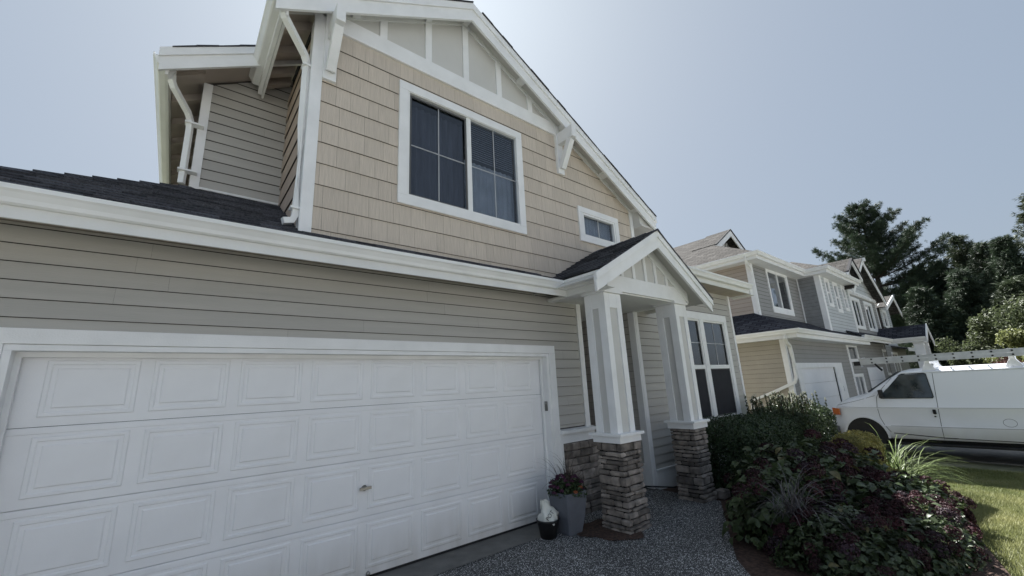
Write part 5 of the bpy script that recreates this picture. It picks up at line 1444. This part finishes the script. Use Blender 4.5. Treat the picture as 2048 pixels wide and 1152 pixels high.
def one_leaf(L, W):
    """a single broad leaf: 10 faces, folded along the midrib, tip drooping"""
    n = 5; V = []; F = []
    for k in range(n+1):
        t = k/n; wv = W*0.5*math.sin(math.pi*min(1, t*0.93+0.05))**0.8*(1-0.25*t)
        z = 0.10*L*math.sin(math.pi*t)-0.18*L*t*t
        V += [(t*L, -wv, z+wv*.25), (t*L, 0, z), (t*L, wv, z+wv*.25)]
    for k in range(n):
        for j in range(2): F.append((3*k+j, 3*k+3+j, 3*k+4+j, 3*k+1+j))
    return np.array(V), np.array(F)
lv, lf = one_leaf(1.0, 0.66)
LEAFME = [npmesh('leaf', lv, lf, q, smooth=True) for q in (HLEAF, HLEAF, HLEAF, HLEAF2)]
fl_n = 130
def floret_mesh(m, seed):
    g = np.random.default_rng(seed)
    d = unit(g.normal(size=(fl_n, 3))); d[:, 2] = np.where(d[:, 2] < -.35, -d[:, 2], d[:, 2])
    P = d*np.array([1, 1, .78])*g.uniform(.82, 1.06, fl_n)[:, None]
    global rng
    V, F = leaves(P, unit(d + g.normal(size=d.shape)*.4), g.uniform(.24, .36, fl_n), g.uniform(.22, .32, fl_n), 0.12, None, True)
    return npmesh('flower_head', V, F, m)
HEADS = [floret_mesh(HEAD, 1), floret_mesh(HEAD, 2), floret_mesh(HEAD, 3), floret_mesh(HEADP, 4)]

def orient(nv, tv):
    z = Vector(nv).normalized(); x = Vector(tv); x = (x - z*x.dot(z))
    if x.length < 1e-4: x = Vector((1, 0, 0)).cross(z)
    x.normalize(); y = z.cross(x)
    return Matrix((x, y, z)).transposed()

def in_walk(x, y, m=-0.06):
    # left of the walk's edge line
    c = False; j = len(WALK)-1
    for i in range(len(WALK)):
        (xi, yi), (xj, yj) = WALK[i], WALK[j]
        if (yi > y+m) != (yj > y+m) and x-.04 < (xj-xi)*(y+m-yi)/(yj-yi)+xi: c = not c
        j = i
    return c and x < 2.4

def hydrangea(label, mounds, nstuff, nleaf, nhead, seed, headsz=(0.075, 0.11), mauve=0.15, yl=0.1, leafsz=(.085, .14)):
    r_ = random.Random(seed)
    base = mounds[0][0]
    t = thing('hydrangea_bush', label, 'shrub', (base[0], base[1], gz(base[0], base[1])), 'hydrangea bushes beside the walk')
    wts = [m_[1][0]*m_[1][1] for m_ in mounds]; tot = sum(wts)
    Ps = []; Ns = []
    for (c, r), w_ in zip(mounds, wts):
        P, N = blob_points(int(nstuff*w_/tot), c, r, -0.1, 0.6, 0.45); Ps.append(P); Ns.append(N)
    P = np.concatenate(Ps); N = np.concatenate(Ns)
    N = unit(N*0.6 + np.array([0, 0, .55]) + rng.normal(size=N.shape)*.45)
    L = rng.uniform(leafsz[0]*.75, leafsz[1]*.9, len(P))
    V, F = leaves(P, N, L, L*.62, 0.12)
    tag(link('inner_foliage', npmesh('inner_foliage', V, F, HLEAF), t), kind='stuff')
    b = MB()
    for k in range(14):
        c, r = r_.choice(mounds)
        a = r_.uniform(0, 6.28); q = r_.uniform(.3, .8)
        b.tube([(c[0]+r[0]*.2*math.cos(a), c[1]+r[1]*.2*math.sin(a), gz(c[0], c[1])-.05), (c[0]+r[0]*q*math.cos(a), c[1]+r[1]*q*math.sin(a), c[2]+r[2]*.6)], 0.008, 5)
    tag(b.build('stems', STEM, t), kind='stuff')
    def surf():
        tries = 0
        while True:
            tries += 1
            c, r = r_.choices(mounds, wts)[0]
            a = r_.uniform(0, 6.28); z = r_.uniform(-0.05, 1); h = math.sqrt(1-z*z)
            d = Vector((h*math.cos(a), h*math.sin(a), z))
            lump = 1 + 0.10*math.sin(d.x*7+d.y*5+c[0]*3) + 0.08*math.sin(d.y*11+d.z*9)
            p = Vector(c)+Vector((d.x*r[0], d.y*r[1], d.z*r[2]))*lump
            nn = Vector((d.x/r[0], d.y/r[1], d.z/r[2])).normalized()
            if p.z < gz(p.x, p.y)+.04 or in_walk(p.x, p.y): continue
            if nn.dot((CAM-p).normalized()) < -0.25 and tries < 40: continue
            if any(((p-Vector(c2)).x/r2_[0])**2+((p-Vector(c2)).y/r2_[1])**2+((p-Vector(c2)).z/r2_[2])**2 < .72 for c2, r2_ in mounds if c2 != c) and tries < 60: continue
            return p, nn
    for k in range(nleaf):
        p, nn = surf()
        L = r_.uniform(*leafsz)
        n2 = (nn*.55 + Vector((0, 0, .6)) + Vector((r_.gauss(0, .3), r_.gauss(0, .3), r_.gauss(0, .2)))).normalized()
        tv = nn*1.0 + Vector((r_.gauss(0, .5), r_.gauss(0, .5), -.15))
        o = link('leaf', LEAFME[3] if r_.random() < yl*.5 else LEAFME[0], t, p)
        o.rotation_euler = orient(n2, tv).to_euler(); o.scale = (L, L, L)
    for k in range(nhead):
        p, nn = surf()
        s_ = r_.uniform(*headsz)
        o = link('flower_head', HEADS[3] if r_.random() < mauve else HEADS[r_.randrange(3)], t, p+nn*0.03)
        o.rotation_euler = orient((nn+Vector((0, 0, .4))).normalized(), (r_.random(), r_.random(), 0.1)).to_euler(); o.scale = (s_, s_, s_)
    return t
hydrangea('big dark hydrangea mound with burgundy heads and broad green leaves beside the stone pier walk',
          [((2.30, -2.35, 0.05), (1.05, 0.78, 0.74)), ((1.40, -2.36, 0.05), (0.66, 0.42, 0.62)), ((3.2, -2.55, 0.0), (0.9, 0.62, 0.62))], 9000, 250, 44, 5)
hydrangea('low hydrangea spilling toward the lawn, its deep red heads catching sun along the lawn edge',
          [((2.55, -3.18, -0.05), (1.15, 0.55, 0.50)), ((3.65, -3.08, -0.15), (0.95, 0.36, 0.42))], 6000, 130, 84, 9, (0.05, 0.085), 0.06, .05, (.07, .11))
hydrangea('mauve and burgundy hydrangea nearest the camera with small leaves under the fountain grass',
          [((1.12, -3.02, -0.02), (0.72, 0.60, 0.42)), ((1.75, -3.45, -0.05), (0.75, 0.38, 0.40))], 6000, 150, 60, 13, (0.05, 0.08), 0.2, .2, (.05, .085))

FGR = mat('purple_grass_blade', (0.085, 0.075, 0.078), 0.4, nscale=4, namt=0.5, spec=0.5)
rts = np.array([[0.92, -2.66, 0.34]]) + rng.normal(size=(95, 3))*np.array([.06, .06, .02])
dr = rng.normal(size=(95, 3))*np.array([.75, .75, 0]) + np.array([-.12, -.12, .85])
V, F = blades(rts, dr, rng.uniform(.40, .80, 95), 0.0085, 1.5, 7)
fg = link('fountain_grass', npmesh('fountain_grass', V, F, FGR))
tag(fg, 'purple fountain grass clump arching over the hydrangea nearest the walk', 'ornamental grass')

BOX = mat('boxwood_leaf', (0.042, 0.068, 0.028), 0.4, nscale=10, namt=0.4, spec=0.4, trans=0.2)
EUON = mat('euonymus_leaf', (0.052, 0.075, 0.034), 0.4, nscale=10, namt=0.4, spec=0.4, trans=0.25)
TIP = mat('pale_bud', (0.62, 0.62, 0.50), 0.6, trans=0.3)
GOLD = mat('gold_leaf', (0.30, 0.27, 0.09), 0.5, nscale=12, namt=0.35, trans=0.35)
LILY = mat('daylily_blade', (0.14, 0.19, 0.06), 0.45, nscale=3, namt=0.4, trans=0.3)

def rbox_points(n, x0, x1, y0, y1, z0, z1, rr):
    """points near the skin of a clipped, rounded hedge"""
    P = rng.random((n, 3))*np.array([x1-x0, y1-y0, z1-z0])+np.array([x0, y0, z0])
    c = np.clip(P, [x0+rr, y0+rr, z0], [x1-rr, y1-rr, z1-rr])
    f = rng.integers(0, 5, n); s_ = rng.random(n)
    P[f == 0, 2] = z1; P[f == 1, 1] = y0; P[f == 2, 0] = x0; P[f == 3, 0] = x1; P[f == 4, 1] = y1
    c = np.clip(P, [x0+rr, y0+rr, z0], [x1-rr, y1-rr, z1-rr])
    d = P-c; N = unit(d+1e-6)
    lump = 1+0.12*np.sin(P[:, 0]*9+P[:, 2]*6)*np.sin(P[:, 1]*8+P[:, 2]*5)
    P = c + N*(rr*lump*rng.uniform(.75, 1.06, n))[:, None]
    return P, N
def hedge(label, dims, n, m, ls, cat='hedge', core=True):
    x0, x1, y0, y1, z0, z1, rr = dims
    t = thing('clipped_shrub', label, cat, ((x0+x1)/2, (y0+y1)/2, z0))
    P, N = rbox_points(n, *dims)
    V, F = leaves(P, unit(N+rng.normal(size=N.shape)*.55), rng.uniform(ls*.7, ls*1.3, n), rng.uniform(ls*.4, ls*.7, n))
    tag(link('foliage', npmesh('foliage', V, F, m), t), kind='stuff')
    P = rng.random((n//2, 3))*np.array([x1-x0-.16, y1-y0-.16, z1-z0-.1])+np.array([x0+.08, y0+.08, z0])
    V, F = leaves(P, unit(rng.normal(size=P.shape)), np.full(len(P), ls*1.8), np.full(len(P), ls*1.2))
    tag(link('inner_foliage', npmesh('inner_foliage', V, F, m), t), kind='stuff')
    b = MB()
    for k in range(7):
        x = rnd.uniform(x0+.2, x1-.2); y = rnd.uniform(y0+.2, y1-.2)
        b.tube([(x, y, z0-.1), (x+rnd.uniform(-.1, .1), y, (z0+z1)/2), (x+rnd.uniform(-.2, .2), y+rnd.uniform(-.1, .1), z1-.1)], 0.012, 5)
    tag(b.build('stems', STEM, t), kind='stuff')
    return t
hedge('dense dark clipped boxwood below the side window, right of the stone pier', (2.72, 4.75, -1.75, -0.42, -0.1, 1.02, 0.34), 17000, BOX, 0.032)
eu = hedge('taller evergreen shrub with upright pale-tipped shoots behind the boxwood', (5.45, 7.35, -1.62, -0.35, -0.25, 1.02, 0.30), 11000, EUON, 0.045, 'shrub')
b = MB(); V = []; tips = MB()
LP = []; LN = []
for k in range(95):
    x = rnd.uniform(5.5, 7.3); y = rnd.uniform(-1.55, -0.4); h = rnd.uniform(.08, .34)
    q = (x+rnd.uniform(-.05, .05), y+rnd.uniform(-.05, .05), 0.98+h)
    b.tube([(x, y, 0.8), q], 0.006, 5)
    for j in range(int(14+h*40)):
        f = rnd.random(); LP.append((x+(q[0]-x)*f, y+(q[1]-y)*f, 0.8+(q[2]-.8)*f)); a = rnd.uniform(0, 6.28); LN.append((math.cos(a), math.sin(a), .5))
    tips.tube([(q[0], q[1], q[2]-.02), (q[0], q[1], q[2]+.035)], 0.011, 5)
LP = np.array(LP); LN = unit(np.array(LN))
V, F = leaves(LP+LN*.015, LN, np.full(len(LP), .05), np.full(len(LP), .026))
tag(link('shoot_leaves', npmesh('shoot_leaves', V, F, EUON), eu), kind='stuff')
tag(b.build('shoots', STEM, eu), kind='stuff'); tag(tips.build('pale_tips', TIP, eu), kind='stuff')
hedge('small round gold-leaved shrub lit by the sun between hydrangea and van', (4.75, 5.75, -2.62, -1.98, -0.25, 0.66, 0.26), 6500, GOLD, 0.035, 'shrub')
hedge('tiny yellow-green shrub at the lawn edge below the daylilies', (4.35, 4.75, -2.98, -2.72, -0.25, 0.22, 0.12), 1500, GOLD, 0.03, 'shrub')
def clump(label, c, n, L, w, m, spread=.6, curve=1.3):
    rts = np.array([c]) + rng.normal(size=(n, 3))*np.array([.10, .10, .0])
    dr = rng.normal(size=(n, 3))*np.array([spread, spread, 0]) + np.array([0, 0, 1.0])
    V, F = blades(rts, dr, rng.uniform(L*.6, L*1.1, n), w, curve, 6)
    return tag(link('daylily_clump', npmesh('daylily_clump', V, F, m)), label, 'plant')
clump('daylily clump of long arching green blades at the lawn edge beside the van', (5.75, -2.62, -0.22), 260, 1.25, 0.019, LILY, .85, 1.5)
clump('shorter yellow-green strappy clump rising behind the gold shrub', (6.1, -1.95, -0.25), 90, 1.05, 0.02, LILY, .6)
clump('small pale green strappy plant between hydrangea and daylilies', (4.35, -2.72, -0.1), 46, 0.55, 0.035, LILY, .55, 1.1)

# ------------------------------------------------------------------ lawn grass
GRS = mat('grass_blade', (0.19, 0.235, 0.075), 0.6, nscale=0.9, namt=0.35, col2=(0.30, 0.30, 0.13), trans=0.3)
def in_poly(x, y, poly):
    c = np.zeros(len(x), bool); j = len(poly)-1
    for i in range(len(poly)):
        xi, yi = poly[i]; xj, yj = poly[j]
        c ^= ((yi > y) != (yj > y)) & (x < (xj-xi)*(y-yi)/(yj-yi+1e-12)+xi); j = i
    return c
n = 230000
u = rng.random(n); x = 1.0 + 8.7*u**1.0; y = -5.8 + 4.6*rng.random(n)
k = ~in_poly(x, y, BED); x, y = x[k], y[k]; n = len(x)
z = np.array([gz(a, b_) for a, b_ in zip(x, y)]) - 0.055
h = rng.uniform(.030, .062, n); a = rng.uniform(0, 6.283, n); ln_ = rng.uniform(.1, .9, n)*h
dx, dy = np.cos(a), np.sin(a); ww = rng.uniform(.003, .005, n)
V = np.stack([np.stack([x-dy*ww, y+dx*ww, z], 1), np.stack([x+dy*ww, y-dx*ww, z], 1), np.stack([x+dx*ln_, y+dy*ln_, z+h], 1)], 1).reshape(-1, 3)
tag(link('grass', npmesh('grass', V, np.arange(3*n).reshape(-1, 3), GRS)), 'short mown lawn grass', None, None, 'stuff')

# ------------------------------------------------------------------ trees behind the houses
NEED = mat('pine_needle', (0.040, 0.062, 0.036), 0.6, nscale=0.5, namt=0.3, trans=0.15)
FIRN = mat('fir_needle', (0.040, 0.060, 0.034), 0.6, nscale=0.4, namt=0.35, trans=0.15)
CEDN = mat('cedar_needle', (0.052, 0.070, 0.036), 0.6, nscale=0.4, namt=0.35, trans=0.15)
BARK = mat('bark', (0.07, 0.055, 0.045), 0.95, nscale=4, namt=0.4, bump=0.6, bscale=9)
DECL = mat('deciduous_leaf', (0.085, 0.105, 0.05), 0.55, nscale=0.8, namt=0.35, trans=0.35)
YELL = mat('yellow_green_leaf', (0.19, 0.21, 0.08), 0.55, nscale=0.8, namt=0.35, trans=0.4)
REDL = mat('bronze_red_leaf', (0.10, 0.05, 0.04), 0.6, nscale=1.2, namt=0.4, trans=0.2)

def conifer(label, base, H_, Rmax, style, seed, m):
    g = np.random.default_rng(seed); r_ = random.Random(seed)
    nm = 'pine_tree' if style == 'pine' else 'fir_tree'
    t = thing(nm, label, 'tree', base, 'tall evergreens behind the street')
    bx_, by_, bz_ = base
    lean = r_.uniform(-.03, .03)
    trk = MB().tube([(bx_+lean*H_*f, by_, bz_-.3+H_*f) for f in (0, .25, .5, .75, .98)], 0.022*H_, 9, True, 0.03)
    trk.build('trunk', BARK, t)
    P = []; Dn = []; SZ = []; lim = MB()
    z = H_*(0.12 if style != 'pine' else 0.10)
    while z < H_*0.985:
        f = z/H_
        if style == 'pine': rad = Rmax*(0.55+0.55*math.sin(min(1, (f-.05)/.45)*math.pi/2)) if f < .5 else Rmax*1.1*max(0.06, (1-f)/.5)**0.8
        else: rad = Rmax*(1-f)**0.85*(1.0)+0.15
        nb_ = r_.randint(4, 6) if style == 'pine' else r_.randint(5, 7)
        a0 = r_.uniform(0, 6.28)
        for k in range(nb_):
            a = a0+6.283*k/nb_+r_.uniform(-.3, .3); L = rad*r_.uniform(.65, 1.12)
            rise = (0.18 if f > .55 else 0.0) if style == 'pine' else (-.22 if f < .7 else 0.05)
            seg = 7; pts = []
            for j in range(seg+1):
                s_ = j/seg
                zz = z + L*(rise*s_ + (0.34*s_*s_ if style == 'pine' else 0.12*s_*s_ - .1*math.sin(s_*3)))
                pts.append((bx_+lean*z+math.cos(a)*L*s_, by_+math.sin(a)*L*s_, bz_+zz))
            if L > .8: lim.tube(pts, 0.012*L+.02, 5, False, 0.012)
            dens = 40 if style == 'pine' else 22
            for q in range(int(dens*max(.6, L))):
                s_ = r_.uniform(.22 if style == 'pine' else .12, 1.02); j = min(seg-1, int(s_*seg)); w_ = s_*seg-j
                p = [pts[j][i]+(pts[j+1][i]-pts[j][i])*w_ for i in range(3)]
                spread = (.30+.12*L*(1-s_)) if style == 'pine' else (.16+.30*L*(1-s_)*.6)
                p = [p[0]+r_.gauss(0, spread*.6), p[1]+r_.gauss(0, spread*.6), p[2]+r_.gauss(0, .10 if style == 'pine' else .12)]
                P.append(p); out = (math.cos(a)*.7+r_.gauss(0, .4), math.sin(a)*.7+r_.gauss(0, .4), (.75 if style == 'pine' else -.25)+r_.gauss(0, .2)); Dn.append(out); SZ.append(r_.uniform(.20, .36) if style == 'pine' else r_.uniform(.20, .42))
        z += (H_*0.042 if style == 'pine' else H_*0.026)*r_.uniform(.8, 1.2)
    P = np.array(P); D = unit(np.array(Dn)); SZ = np.array(SZ)[:, None]
    k = 17 if style == 'pine' else 9
    Vs = []
    for j in range(k):
        d = unit(D + g.normal(size=D.shape)*(.55 if style == 'pine' else .5))
        sd_ = unit(np.cross(d, g.normal(size=D.shape)))
        w_ = SZ*(.055 if style == 'pine' else .075)
        a = P + g.normal(size=P.shape)*.05
        Vs.append(np.stack([a-sd_*w_*.4, a+d*SZ*.45-sd_*w_*0+sd_*w_, a+d*SZ, a+d*SZ*.45-sd_*w_], 1).reshape(-1, 3))
    V = np.concatenate(Vs)
    tag(link('crown', npmesh('crown', V, np.arange(len(V)).reshape(-1, 4), m), t))
    lim.build('limbs', BARK, t)
    return t
conifer('broad pine with upturned needle tufts standing above the farthest grey roof', (47.5, 2.9, -0.6), 18.8, 5.0, 'pine', 3, NEED)
conifers = [((51, -2.7, -0.6), 14.4, 4.2, 'pointed fir with a ragged tip, first right of the broad pine', CEDN),
            ((50, -1.0, -0.6), 12.0, 4.0, 'shorter dark fir tucked against the right side of the broad pine', FIRN),
            ((49, -4.0, -0.6), 12.8, 4.0, 'small dark fir in the dip between the two pointed firs', FIRN),
            ((44, -7.2, -0.6), 15.0, 4.6, 'tallest feathery cedar cut off by the right edge of the photo', CEDN),
            ((49.5, 0.3, -0.6), 11.6, 3.9, 'dark fir filling the dip between the broad pine and the first pointed fir', FIRN),
            ((43, -5.1, -0.6), 11.6, 3.6, 'dark fir below and left of the tallest cedar', FIRN),
            ((40, -2.6, -0.6), 9.3, 3.4, 'dark fir standing in front of the first pointed fir', FIRN),
            ((46, 3.0, -0.6), 9.0, 4.0, 'low dark fir under the broad pine behind the farthest gable', FIRN),
            ((39, -0.4, -0.6), 8.2, 3.4, 'dark fir directly right of the farthest gable', FIRN),
            ((38, -4.9, -0.6), 7.6, 3.2, 'young fir behind the pale deciduous bush', CEDN)]
for k, (p, h, r_, lb, m) in enumerate(conifers): conifer(lb, p, h, r_, 'fir', 20+k, m)

def leafy(name, label, cat, c, rads, n, m, ls, nlump=16, seed=1, trunk=True):
    g = np.random.default_rng(seed); r_ = random.Random(seed)
    t = thing(name, label, cat, (c[0], c[1], -0.6))
    Ps = []; Ns = []
    for k in range(nlump):
        a = r_.uniform(0, 6.28); zz = r_.uniform(-.6, 1); hh = math.sqrt(max(0, 1-zz*zz))*r_.uniform(.4, .95)
        cc = (c[0]+math.cos(a)*hh*rads[0], c[1]+math.sin(a)*hh*rads[1], c[2]+zz*rads[2]*.8); rr = r_.uniform(.22, .42)
        P, N = blob_points(n//nlump, cc, (rads[0]*rr, rads[1]*rr, rads[2]*rr), -1.01, .8, .5); Ps.append(P); Ns.append(N)
    P = np.concatenate(Ps); N = np.concatenate(Ns)
    V, F = leaves(P, unit(N+g.normal(size=N.shape)*.7), g.uniform(ls*.6, ls*1.3, len(P)), g.uniform(ls*.4, ls*.8, len(P)))
    link('crown', npmesh('crown', V, F, m), t)
    b = MB()
    for k in range(5):
        a = r_.uniform(0, 6.28); b.tube([(c[0], c[1], -.8), (c[0]+.2*math.cos(a), c[1]+.2*math.sin(a), c[2]-rads[2]*.3), (c[0]+math.cos(a)*rads[0]*.6, c[1]+math.sin(a)*rads[1]*.6, c[2]+rads[2]*.5)], 0.07, 6, True, .015)
    b.build('trunk', BARK, t)
    return t
leafy('broadleaf_tree', 'loose grey-green broadleaf tree in sun, in front of the dark firs at right', 'tree', (32.5, -4.6, 2.9), (2.6, 2.2, 2.2), 9000, DECL, 0.17, 22, 3)
leafy('broadleaf_tree', 'darker open-branched broadleaf tree left of the pale sunlit one', 'tree', (33.0, -2.5, 2.4), (1.5, 1.4, 1.5), 3600, DECL, 0.15, 12, 4)
leafy('bush', 'bright yellow-green bush just above the ladder at the right edge', 'shrub', (27.5, -4.6, 2.0), (1.7, 1.3, 1.2), 5200, YELL, 0.16, 14, 5)
leafy('bush', 'dark reddish hedge bush seen under the ladder behind the van', 'shrub', (24.5, -4.4, 0.9), (3.0, 1.6, 1.0), 5200, REDL, 0.13, 16, 6)
leafy('bush', 'dark green hedge behind the van bonnet before the farther porch', 'shrub', (21.0, -1.9, 0.7), (1.8, 0.8, 1.1), 4200, BOX, 0.11, 12, 7)
